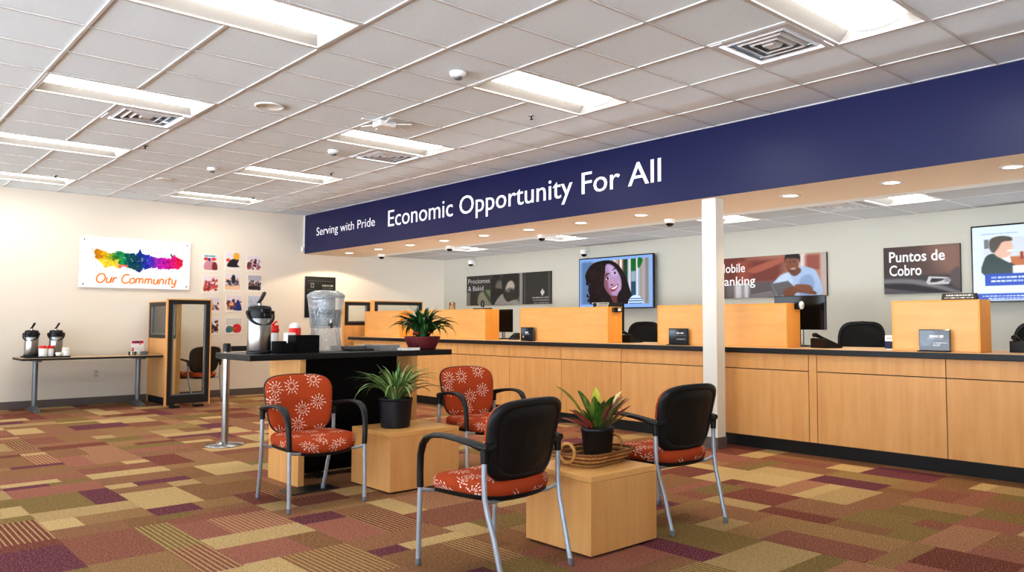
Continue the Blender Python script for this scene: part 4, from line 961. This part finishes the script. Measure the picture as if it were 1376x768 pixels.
def croton():
    R=random.Random(31); mb=MB()
    tone=[((.02,.09,.015),(.06,.16,.02)),((.03,.11,.02),(.45,.42,.04)),((.30,.05,.05),(.55,.16,.10)),((.03,.08,.02),(.42,.10,.08)),((.55,.50,.03),(.62,.58,.12)),((.02,.07,.02),(.25,.3,.04)),((.62,.46,.16),(.7,.58,.28))]
    sched=[0,3,5,0,2,1,0,5,3,0,1,2,5,0,0,3,5,2,0,1,0,2,5,3,0,5]
    spec=[(2.35,1.02,.36,1,.036),(.9,1.35,.28,4,.028),(-.35,1.15,.29,6,.030),(-.6,.95,.27,3,.03),(3.0,.8,.25,2,.03),(2.2,.55,.22,2,.026),(-.9,.85,.25,2,.028),(-1.6,1.2,.27,0,.03),(1.7,1.2,.28,0,.03),(2.9,1.25,.28,5,.028),(-.1,1.0,.28,3,.028),(-1.1,1.0,.27,5,.028)]
    items=[(a,e,L,ti,w) for a,e,L,ti,w in spec]
    for i in range(24): items.append((2*PI*i*.382+R.uniform(-.2,.2),R.uniform(.6,1.4),R.uniform(.16,.25),sched[i],R.uniform(.016,.025)))
    for a,e,L,ti,W in items:
        th=e; x=.012; z=.12; ca,sa=math.cos(a),math.sin(a); side=Vector((-sa,ca,0)); vs=[];cl=[]; N=10
        dr=R.uniform(.3,.9)
        for k in range(N+1):
            s=k/N; wd=W*(0.10+ .95*max(0,math.sin(PI*max(0,(s-.28))/.72))**.8) if s>.28 else W*.12
            if k==N: wd=.001
            c=Vector((x*ca,x*sa,z)); up=Vector((-math.sin(th)*ca,-math.sin(th)*sa,math.cos(th)))
            c0,c1=tone[ti]
            def mixc(): 
                q=R.random(); q=q if s>.28 else 0; return tuple(c0[i]*(1-q)+c1[i]*q for i in range(3))
            for j,fr in enumerate((-1,-.5,0,.5,1)):
                vs.append(c+side*wd*fr+up*(abs(fr)*wd*.35)); cl.append(mixc())
            x+=math.cos(th)*L/N; z+=math.sin(th)*L/N; th-=dr/N*1.4*s
        fs=[(5*k+j,5*k+j+1,5*k+j+6,5*k+j+5) for k in range(N) for j in range(4)]
        mb.add(vs,fs,0,True,cl)
    mb.build('foliage',M_leaf,t,fix=False)
croton()
# ------------------------------------------------------------------ queue posts and belt
def post(label,x,y):
    t=thing('queue_post',label,'queue barrier',(x,y,0),0,'steel queue posts')
    MB().lathe((0,0,0),[(.002,0),(.175,0),(.178,.006),(.165,.014),(.06,.032),(.04,.04),(.002,.04)],48).build('base',M_chrome,t)
    MB().lathe((0,0,0),[(.0315,.041),(.0315,.885)],28).build('pole',M_steel,t)
    MB().lathe((0,0,0),[(.034,.886),(.034,.955),(.03,.966),(.002,.967)],28).build('belt_head',M_black,t)
post('brushed steel queue post on the carpet left of the serving counter',2.845,7.76)
post('steel queue post mostly hidden behind the serving counter end panel',3.44,7.74)
o=MB().box((2.881,7.748,.89),(3.404,7.753,.94)).build('queue_belt',M_belt); tag(o,'black retractable belt stretched from the steel queue post','belt')
# ------------------------------------------------------------------ back wall table and what stands on it
t=thing('folding_table','long narrow training table with dark edge against the back wall','table',(2.74,12.46,0))
MB().box((-.83,-.32,TZ-.026),(.83,.36,TZ),0,.003).build('tabletop',M_dark,t)
MB().box((-.826,-.316,TZ+.0003),(.826,.356,TZ+.0012)).build('laminate',M_tan,t)
for x in (-.63,.60):
    MB().tube([(x,0,.06),(x,0,TZ-.03)],.042,14,flat=(.75,1)).build('leg',M_alu,t)
    f=MB(); f.loft([[(x+dx,y,zz) for dx,zz in ((-.03,0),(.03,0),(.025,h),(-.025,h))] for y,h in ((-.30,.02),(-.1,.055),(0,.09),(.1,.055),(.30,.02))],0,False); f.build('foot',M_alu,t)
    MB().box((x-.03,-.25,TZ-.05),(x+.03,.25,TZ-.0265)).build('bracket',M_alu,t)
o=MB().lathe((0,0,0),[(.002,0),(.97,0),(1,.06),(1,.1),(.98,.1),(.96,.05),(.002,.05)],4)
t=thing('serving_tray','flat black serving tray under the two airpots','tray',(2.225,TY,TZ+.0015))
m=MB(); 
def tr(a,b,z): return [(x,y,z) for x,y in sup(a,b,8,48)]
m.loft([tr(.255,.2,0),tr(.262,.207,.02),tr(.256,.201,.02),tr(.25,.195,.006)],0,True,True); m.build('tray_body',M_black,t)
jar('creamer_jar','white jar with red lid, left one on the back tray',2.17,TY-.12,TZ+.009,.046,.118,M_wplast,M_red,.032,False,'red lidded jars on the tray')
jar('creamer_jar','slimmer white jar with red lid beside it on the back tray',2.262,TY-.08,TZ+.009,.036,.112,M_wplast,M_red,.038,False,'red lidded jars on the tray')
jar('sugar_jar','white sugar jar with white lid at the right of the tray',2.43,TY-.1,TZ+.009,.045,.085,M_wplast,M_paper,.035)
o=MB().lathe((2.345,TY-.13,TZ+.009),[(.002,0),(.030,0),(.036,.06),(.033,.06),(.028,.006),(.002,.006)],24).build('paper_cup',M_paper); tag(o,'small white cup in front of the right back wall airpot','cup')
t=thing('flyer_holder','upright white flyer with red header on the back wall table','flyer',(3.34,12.52,TZ+.0015),.1)
P=Paint(40,44,(240,238,236)); P.rect(.06,.03,.94,.2,(196,40,60)); P.rect(.3,.05,.62,.18,(60,60,130)); P.rect(.6,.22,.8,.3,(230,120,90)); P.rect(.06,.5,.22,.74,(190,60,50)); P.rect(.1,.56,.16,.66,(240,220,210)); P.bars(.3,.45,.9,.48,(170,170,170),6); P.bars(.3,.6,.9,.63,(170,170,170),6)
MB().box((-.085,-.002,0),(.085,.0,.205)).build('flyer',M_paper,t); panel('flyer_print',P,(-.085,-.0025,.004),(.17,0,0),(0,0,.2),M_print,t)
MB().box((-.09,-.03,0),(.09,.03,.006),0,.002,1).build('stand_base',M_acryl,t)
o=MB().lathe((3.25,12.42,TZ+.0015),[(.002,0),(.05,0),(.055,.05),(.05,.05),(.046,.006),(.002,.006)],24).build('glass_dish',M_acryl); tag(o,'clear glass dish left of the white flyer','dish')
o=MB().box((3.36,12.40,TZ+.0015),(3.45,12.46,TZ+.055),0,.006).build('card_holder',M_alu); tag(o,'small grey card holder in front of the white flyer','card holder')
t=thing('wall_outlet','cream wall outlet low on the back wall under the table','outlet',(2.92,YW,.435))
MB().box((-.036,-.006,-.058),(.036,-.0005,.058),0,.003,1).build('cover_plate',mat('ivory_plastic',(214,206,186),.5),t)
k=MB(); k.box((-.014,-.008,.008),(.014,-.0062,.042),0,.001,1); k.box((-.014,-.008,-.042),(.014,-.0062,-.008),0,.001,1); k.build('socket',mat('ivory_socket',(180,172,154),.5),t)
# ------------------------------------------------------------------ glass partitions
def gpanel(mb_name,t,x0,x1,z0,z1,y=0,split=None,Mx=None,wood_top=True):
    """upright framed panel in the xz plane of thing t"""
    def b(a,c,m,nm,bev=.002):
        q=MB().box(a,c,0,bev,1)
        if Mx is not None: q.v=[tuple(Mx@Vector(p)) for p in q.v]
        return q.build(nm,m,t)
    fw=.055
    for nm,a,c,m in (('edge_trim',(x0,y-.03,z0),(x0+.018,y+.03,z1),M_maple),('edge_trim',(x1-.018,y-.03,z0),(x1,y+.03,z1),M_maple),('edge_trim',(x0+.0182,y-.03,z1-.016),(x1-.0182,y+.03,z1),M_maplex)): b(a,c,m,nm)
    a0,a1=x0+.0184,x1-.0184; zt=z1-.0164
    lo=split if split else z0+.10
    b((a0,y-.025,zt-fw),(a1,y+.025,zt),M_dark,'frame_rail'); b((a0,y-.025,z0+.03 if not split else split-.05),(a1,y+.025,lo+.04 if not split else split),M_dark,'frame_rail')
    zb=(z0+.1402) if not split else split+.0002
    for q0,q1 in ((a0,a0+fw),(a1-fw,a1)): b((q0,y-.025,zb),(q1,y+.025,zt-fw-.0002),M_dark,'frame_stile')
    g0,g1=a0+fw+.0002,a1-fw-.0002
    for q0,q1 in ((g0,g0+.02),(g1-.02,g1)): b((q0,y-.018,zb),(q1,y+.018,zt-fw-.0004),M_alu,'glazing_bead')
    b((g0+.0202,y-.018,zb),(g1-.0202,y+.018,zb+.018),M_alu,'glazing_bead')
    b((g0+.0202,y-.003,zb+.0182),(g1-.0202,y+.003,zt-fw-.0006),M_glass,'glass_pane',0)
    if split:
        b((a0,y-.02,z0+.10),(a1,y+.02,split-.0502),M_maple,'lower_panel'); b((a0,y-.018,z0),(a1,y+.018,z0+.0998),M_kick,'kick_plate')
t=thing('glass_partition','tall glazed maple edged partition return by the back wall table','partition',(3.44,11.6,0))
gpanel('f',t,0,.585,.03,1.49)
Rm=Matrix.Translation((.175,.035,0))@Matrix.Rotation(PI/2,4,'Z')
gpanel('s',t,0,1.28,0,1.475,0,.99,Rm)
for x in (.07,.38): MB().box((x,-.045,0),(x+.12,.045,.0298),0,.004,1).build('foot',M_black,t)
t=thing('office_partition','maple and black framed partition with small glass panes beside the counter end','partition',(6.25,12.0,0))
gpanel('a',t,0,.50,0,1.52,0,1.17)
gpanel('b',t,.545,1.52,0,1.535,0,.99)
MB().box((.501,-.032,0),(.544,.032,1.54),0,.002,1).build('post',M_maple,t)
# ------------------------------------------------------------------ banner, photo cards and plaque on the back wall
t=thing('wall_banner','glossy white acrylic sign reading Our Community with rainbow paint splash skyline','sign',(2.66,YW,1.665))
BW,BH=1.48,.735
MB().box((0,-.034,0),(BW,-.022,BH),0,.002,1).build('acrylic_panel',mat('white_acrylic',(240,238,242),.12),t)
P=Paint(330,160,(240,238,242))
R=np.random.RandomState(5)
def hue(u):
    st=[(.12,(206,140,20)),(.17,(190,120,20)),(.22,(236,190,20)),(.3,(70,140,50)),(.37,(20,150,90)),(.42,(10,90,100)),(.5,(24,70,110)),(.56,(30,60,160)),(.62,(60,60,180)),(.67,(150,40,170)),(.75,(184,30,160)),(.82,(200,20,140)),(.88,(214,24,80)),(.93,(220,30,70))]
    for (a,ca),(b,cb) in zip(st,st[1:]):
        if a<=u<=b: q=(u-a)/(b-a); return np.array(ca)*(1-q)+np.array(cb)*q
    return np.array(st[0][1] if u<.12 else st[-1][1],float)
def top(u): return np.interp(u,[.12,.2,.26,.32,.33,.36,.4,.45,.49,.515,.535,.56,.63,.68,.75,.82,.83,.86,.93],[.25,.29,.33,.29,.27,.29,.33,.3,.33,.28,.28,.31,.34,.38,.36,.38,.28,.34,.4])
def bot(u): return np.interp(u,[.12,.18,.22,.28,.34,.38,.45,.52,.56,.62,.72,.82,.9,.93],[.38,.48,.6,.55,.6,.56,.58,.66,.6,.55,.57,.56,.55,.45])
for k in range(1500):
    u=R.uniform(.13,.92); v=R.uniform(top(u),bot(u)); c=hue(u+R.normal(0,.015))*R.uniform(.75,1.2)
    if u<.33 and v>.44: c=np.array((240,208,60))*R.uniform(.9,1.08)
    if .38<u<.56 and R.rand()<.2: c=np.array((20,80,60))
    if .33<u<.42 and v>.52: c=np.array((236,120,100))
    P.ell(u,v,R.uniform(.004,.016),R.uniform(.01,.034),np.clip(c,0,255),soft=.3,op=.85)
P.poly([(.505,.36),(.508,.27),(.518,.22),(.523,.19),(.528,.22),(.538,.27),(.542,.36)],(28,56,150),.005); P.poly([(.318,.34),(.325,.26),(.33,.34)],(40,90,150),.005); P.ell(.822,.29,.016,.035,(16,120,50),soft=.2); P.ell(.83,.275,.01,.02,(240,238,242),soft=.3)
for k in range(420):
    u=R.uniform(.1,.95); v=np.clip(R.normal(.45,.13),.2,.78); c=hue(u) if R.rand()<.8 else np.array((40,90,40)); P.ell(u,v,R.uniform(.0015,.004),R.uniform(.003,.008),c,soft=.5,op=.7)
panel('print',P,(.003,-.0345,.003),(BW-.006,0,0),(0,0,BH-.006),M_gloss,t)
# hand lettered strokes
def glyphs():
    import_=None
    def arc(cx,cy,rx,ry,a0,a1,n=14): return [(cx+rx*math.cos(math.radians(a0+(a1-a0)*k/n)),cy+ry*math.sin(math.radians(a0+(a1-a0)*k/n))) for k in range(n+1)]
    g={}
    g['O']=(1.0,[arc(.45,.5,.42,.5,100,460,24)])
    g['u']=(.62,[[(.08,.6),(.06,.25)]+arc(.26,.18,.2,.17,190,330,8)+[(.5,.6),(.5,.25),(.56,.02)]])
    g['r']=(.5,[[(.1,.6),(.1,.02)],[(.1,.36)]+arc(.3,.42,.19,.17,150,40,7)])
    g['C']=(.85,[arc(.48,.5,.42,.5,50,318,20)])
    g['o']=(.62,[arc(.29,.3,.25,.3,100,460,18)])
    g['m']=(.95,[[(.08,.6),(.08,.02)],[(.08,.35)]+arc(.26,.4,.17,.19,160,10,7)+[(.43,.02)],[(.43,.35)]+arc(.61,.4,.17,.19,160,10,7)+[(.8,.1),(.86,.02)]])
    g['n']=(.66,[[(.08,.6),(.08,.02)],[(.08,.33)]+arc(.29,.39,.2,.2,160,10,7)+[(.5,.1),(.56,.02)]])
    g['i']=(.24,[[(.1,.6),(.1,.02)],[(.12,.82),(.13,.86)]])
    g['t']=(.46,[[(.2,.86),(.18,.15),(.26,.02),(.38,.06)],[(.0,.6),(.4,.62)]])
    g['y']=(.6,[[(.06,.6),(.1,.28)]+arc(.27,.22,.18,.16,190,340,7)+[(.48,.6)],[(.48,.6),(.46,-.05)]+arc(.28,-.14,.18,.17,10,-170,8)])
    g[' ']=(.42,[])
    return g
gl=glyphs(); m=MB(); s='Our Community'; tot=sum(gl[c][0] for c in s); x=0; W_=1.08; sc=W_/tot; cap=.128
for c in s:
    w,st=gl[c]
    for q in st:
        pts=[]
        for px,py in q:
            X=.205+(x+px)*sc+py*cap*.18; pts.append((X,-.0365,.075+py*cap))
        m.tube(pts,.0098,6,flat=(1,1))
    x+=w
m.v=[(a,-.0352+(b+.0365)*.1,c) for a,b,c in m.v]
m.build('lettering',M_orange,t)
k=MB()
for a,b in ((.05,.05),(BW-.05,.05),(.05,BW*0+BH-.05),(BW-.05,BH-.05)): k.lathe((0,0,0),[(.012,0),(.012,.004),(.002,.006)],14,M=Matrix.Translation((a,-.0348,b))@Matrix.Rotation(PI/2,4,'X')); k.lathe((0,0,0),[(.01,0),(.01,.0215)],12,M=Matrix.Translation((a,-.0005,b))@Matrix.Rotation(PI/2,4,'X'))
k.build('standoff',M_chrome,t)
CARDS=[(4.34,4.565,1.99,2.235,'p','photo card in the top left corner of the card grid',[(180,120,140),(200,60,70),(90,160,170)]),
(4.68,4.91,2.035,2.29,'p','photo card at the top of the middle column',[(40,40,44),(226,170,60),(210,80,70)]),
(5.02,5.245,2.02,2.255,'p','photo card at the top of the right column',[(50,44,50),(180,60,60),(200,180,190)]),
(4.345,4.58,1.65,1.90,'p','photo card in the left column, second from top, with red clothes',[(200,70,60),(226,130,110),(120,60,70)]),
(4.68,4.92,1.69,1.945,'p','photo card in the middle column, second from top, with dark figure',[(70,66,80),(230,170,130),(200,190,200)]),
(5.045,5.265,1.69,1.935,'p','photo card in the right column, second from top, with dark cars',[(60,50,50),(150,90,70),(160,160,166)]),
(4.39,4.61,1.34,1.56,'p','photo card in the left column, third from top, partly behind the partition',[(60,60,90),(210,120,90),(180,170,180)]),
(4.71,4.955,1.355,1.605,'p','photo card in the middle column, third from top, with blue clothes',[(50,60,110),(220,150,110),(120,60,50)]),
(5.05,5.28,1.36,1.60,'p','photo card in the right column, third from top, behind the airpot lid',[(170,180,200),(90,120,170),(200,200,206)]),
(4.40,4.60,.995,1.24,'p','dark crowd photo card at the bottom of the left column',[(40,34,36),(180,120,90),(90,60,56)]),
(4.71,4.957,1.0,1.235,'p','photo card at the bottom of the middle column with green and red shapes',[(210,40,60),(60,150,90),(60,130,150)]),
(5.05,5.28,1.02,1.25,'p','photo card at the bottom of the right column behind the airpot',[(120,120,130),(190,140,110),(70,70,90)])]
for n_,(x0,x1,z0,z1,_,lb,cs) in enumerate(CARDS):
    t=thing('photo_card',lb,'photo',((x0+x1)/2,YW,(z0+z1)/2),0,'photo cards in clear holders'); w=(x1-x0)/2; h=(z1-z0)/2
    MB().box((-w-.01,-.006,-h-.03),(w+.01,0,h+.01),0,.001,1).build('clear_holder',mat('pale_clear_holder',(232,226,214),.2) if n_==0 else bpy.data.materials['pale_clear_holder'],t)
    R=np.random.RandomState(40+n_); P=Paint(44,48,(226,214,212)); P.rect(0,0,1,.4,(216,208,212),soft=.2)
    if n_==10:
        P.rect(0,0,1,.45,(206,200,192)); P.ell(.7,.7,.28,.3,(214,36,60)); P.ell(.25,.75,.22,.22,(50,140,90)); P.ell(.15,.8,.14,.18,(60,120,160))
        for k in range(40): P.ell(R.uniform(.05,.95),R.uniform(.5,.95),.04,.04,(R.uniform(60,230),R.uniform(40,180),R.uniform(60,120)),op=.6)
    elif n_==0:
        P.poly([(.1,.95),(.15,.5),(.45,.4),(.7,.5),(.7,.95)],(196,140,150),.05); P.poly([(.62,.95),(.66,.5),(.9,.55),(.95,.95)],(120,50,46),.04); P.bars(.1,.06,.8,.16,(70,150,160),6); P.ell(.2,.3,.14,.1,(200,60,66)); P.ell(.7,.3,.16,.1,(206,70,70)); P.ell(.42,.33,.1,.1,(60,70,120))
    elif n_==1:
        P.poly([(.15,.9),(.3,.55),(.6,.4),(.9,.45),(.8,.75),(.95,.9)],(38,36,40),.04); P.ell(.75,.25,.2,.22,(230,170,50),soft=.5); P.ell(.2,.5,.14,.1,(210,80,76))
    else:
        for k in range(75):
            c=cs[R.randint(3)]; v=R.beta(3,1.6); P.ell(R.uniform(.08,.92),.15+v*.78,R.uniform(.03,.11),R.uniform(.03,.10),tuple(np.clip(np.array(c)*R.uniform(.7,1.25),0,255)),soft=.4,op=.85)
        if n_ in (4,): P.ell(.55,.35,.13,.28,(50,50,66),soft=.2); P.ell(.2,.48,.08,.08,(40,36,40)); P.rect(0,.75,1,1,(232,196,160),soft=.1)
        if n_==5: P.rect(0,0,1,.35,(176,176,184),soft=.1); P.rect(.05,.7,.9,.95,(44,40,42),soft=.1)
        if n_==7: P.poly([(.6,.95),(.65,.4),(.8,.35),(.98,.95)],(40,60,130),.03)
        if n_==8: P.rect(0,0,1,1,(180,188,206),.7)
    panel('photo_print',P,(-w,-.0066,-h),(2*w,0,0),(0,0,2*h),M_print,t)
t=thing('wall_plaque','black framed notice with faint grey print on the back wall','notice',(6.015,YW,1.25))
MB().box((0,-.02,0),(.555,-.0005,.705),0,.003,1).build('board',M_blackl,t)
P=Paint(80,100,(26,27,26)); P.rect(.06,.09,.94,.11,(70,72,70)); P.rect(.16,.15,.28,.27,(120,124,118)); P.rect(.19,.18,.25,.24,(40,42,40)); P.bars(.55,.19,.93,.23,(190,192,188),9); P.bars(.55,.26,.93,.28,(120,122,118),10); P.bars(.55,.31,.93,.33,(110,112,110),10); P.bars(.06,.31,.45,.33,(96,98,94),9); P.bars(.06,.36,.4,.38,(80,82,80),9); P.bars(.06,.5,.9,.52,(70,72,70),16); P.bars(.06,.58,.9,.6,(70,72,70),16)
panel('print',P,(.01,-.0206,.01),(.535,0,0),(0,0,.685),M_print,t)
# ------------------------------------------------------------------ daylight and camera
W=bpy.data.worlds.new('World'); SC.world=W; W.use_nodes=True
nt=W.node_tree; bg=nt.nodes['Background']; bg.inputs[1].default_value=1.0
tc=nt.nodes.new('ShaderNodeTexCoord'); sx=nt.nodes.new('ShaderNodeSeparateXYZ'); nt.links.new(tc.outputs['Generated'],sx.inputs[0])
rp=nt.nodes.new('ShaderNodeValToRGB'); nt.links.new(sx.outputs[2],rp.inputs[0])
mr=nt.nodes.new('ShaderNodeMapRange'); nt.links.new(sx.outputs[2],mr.inputs[0]); mr.inputs[1].default_value=-.06; mr.inputs[2].default_value=.06; nt.links.new(mr.outputs[0],rp.inputs[0])
# uplight added below the horizon to brighten the ceiling, soft blue sky above it
rp.color_ramp.elements[0].color=(10.5,11.4,12.6,1); rp.color_ramp.elements[1].color=(1.7,2.0,2.35,1); nt.links.new(rp.outputs[0],bg.inputs[0])
cam=bpy.data.cameras.new('Camera'); co=bpy.data.objects.new('Camera',cam); COL.objects.link(co)
co.location=(0,0,1.1687); co.rotation_euler=(math.radians(90+3.0945),0,math.radians(-43.8835))
cam.sensor_width=36; cam.sensor_fit='HORIZONTAL'; cam.lens=1058.83/1376*36; cam.shift_x=(688-772.223)/1376; cam.shift_y=(375.403-384)/1376; cam.clip_start=.05
SC.camera=co
SC.view_settings.view_transform='Standard'; SC.view_settings.look='None'; SC.view_settings.exposure=0.30; SC.view_settings.gamma=.83
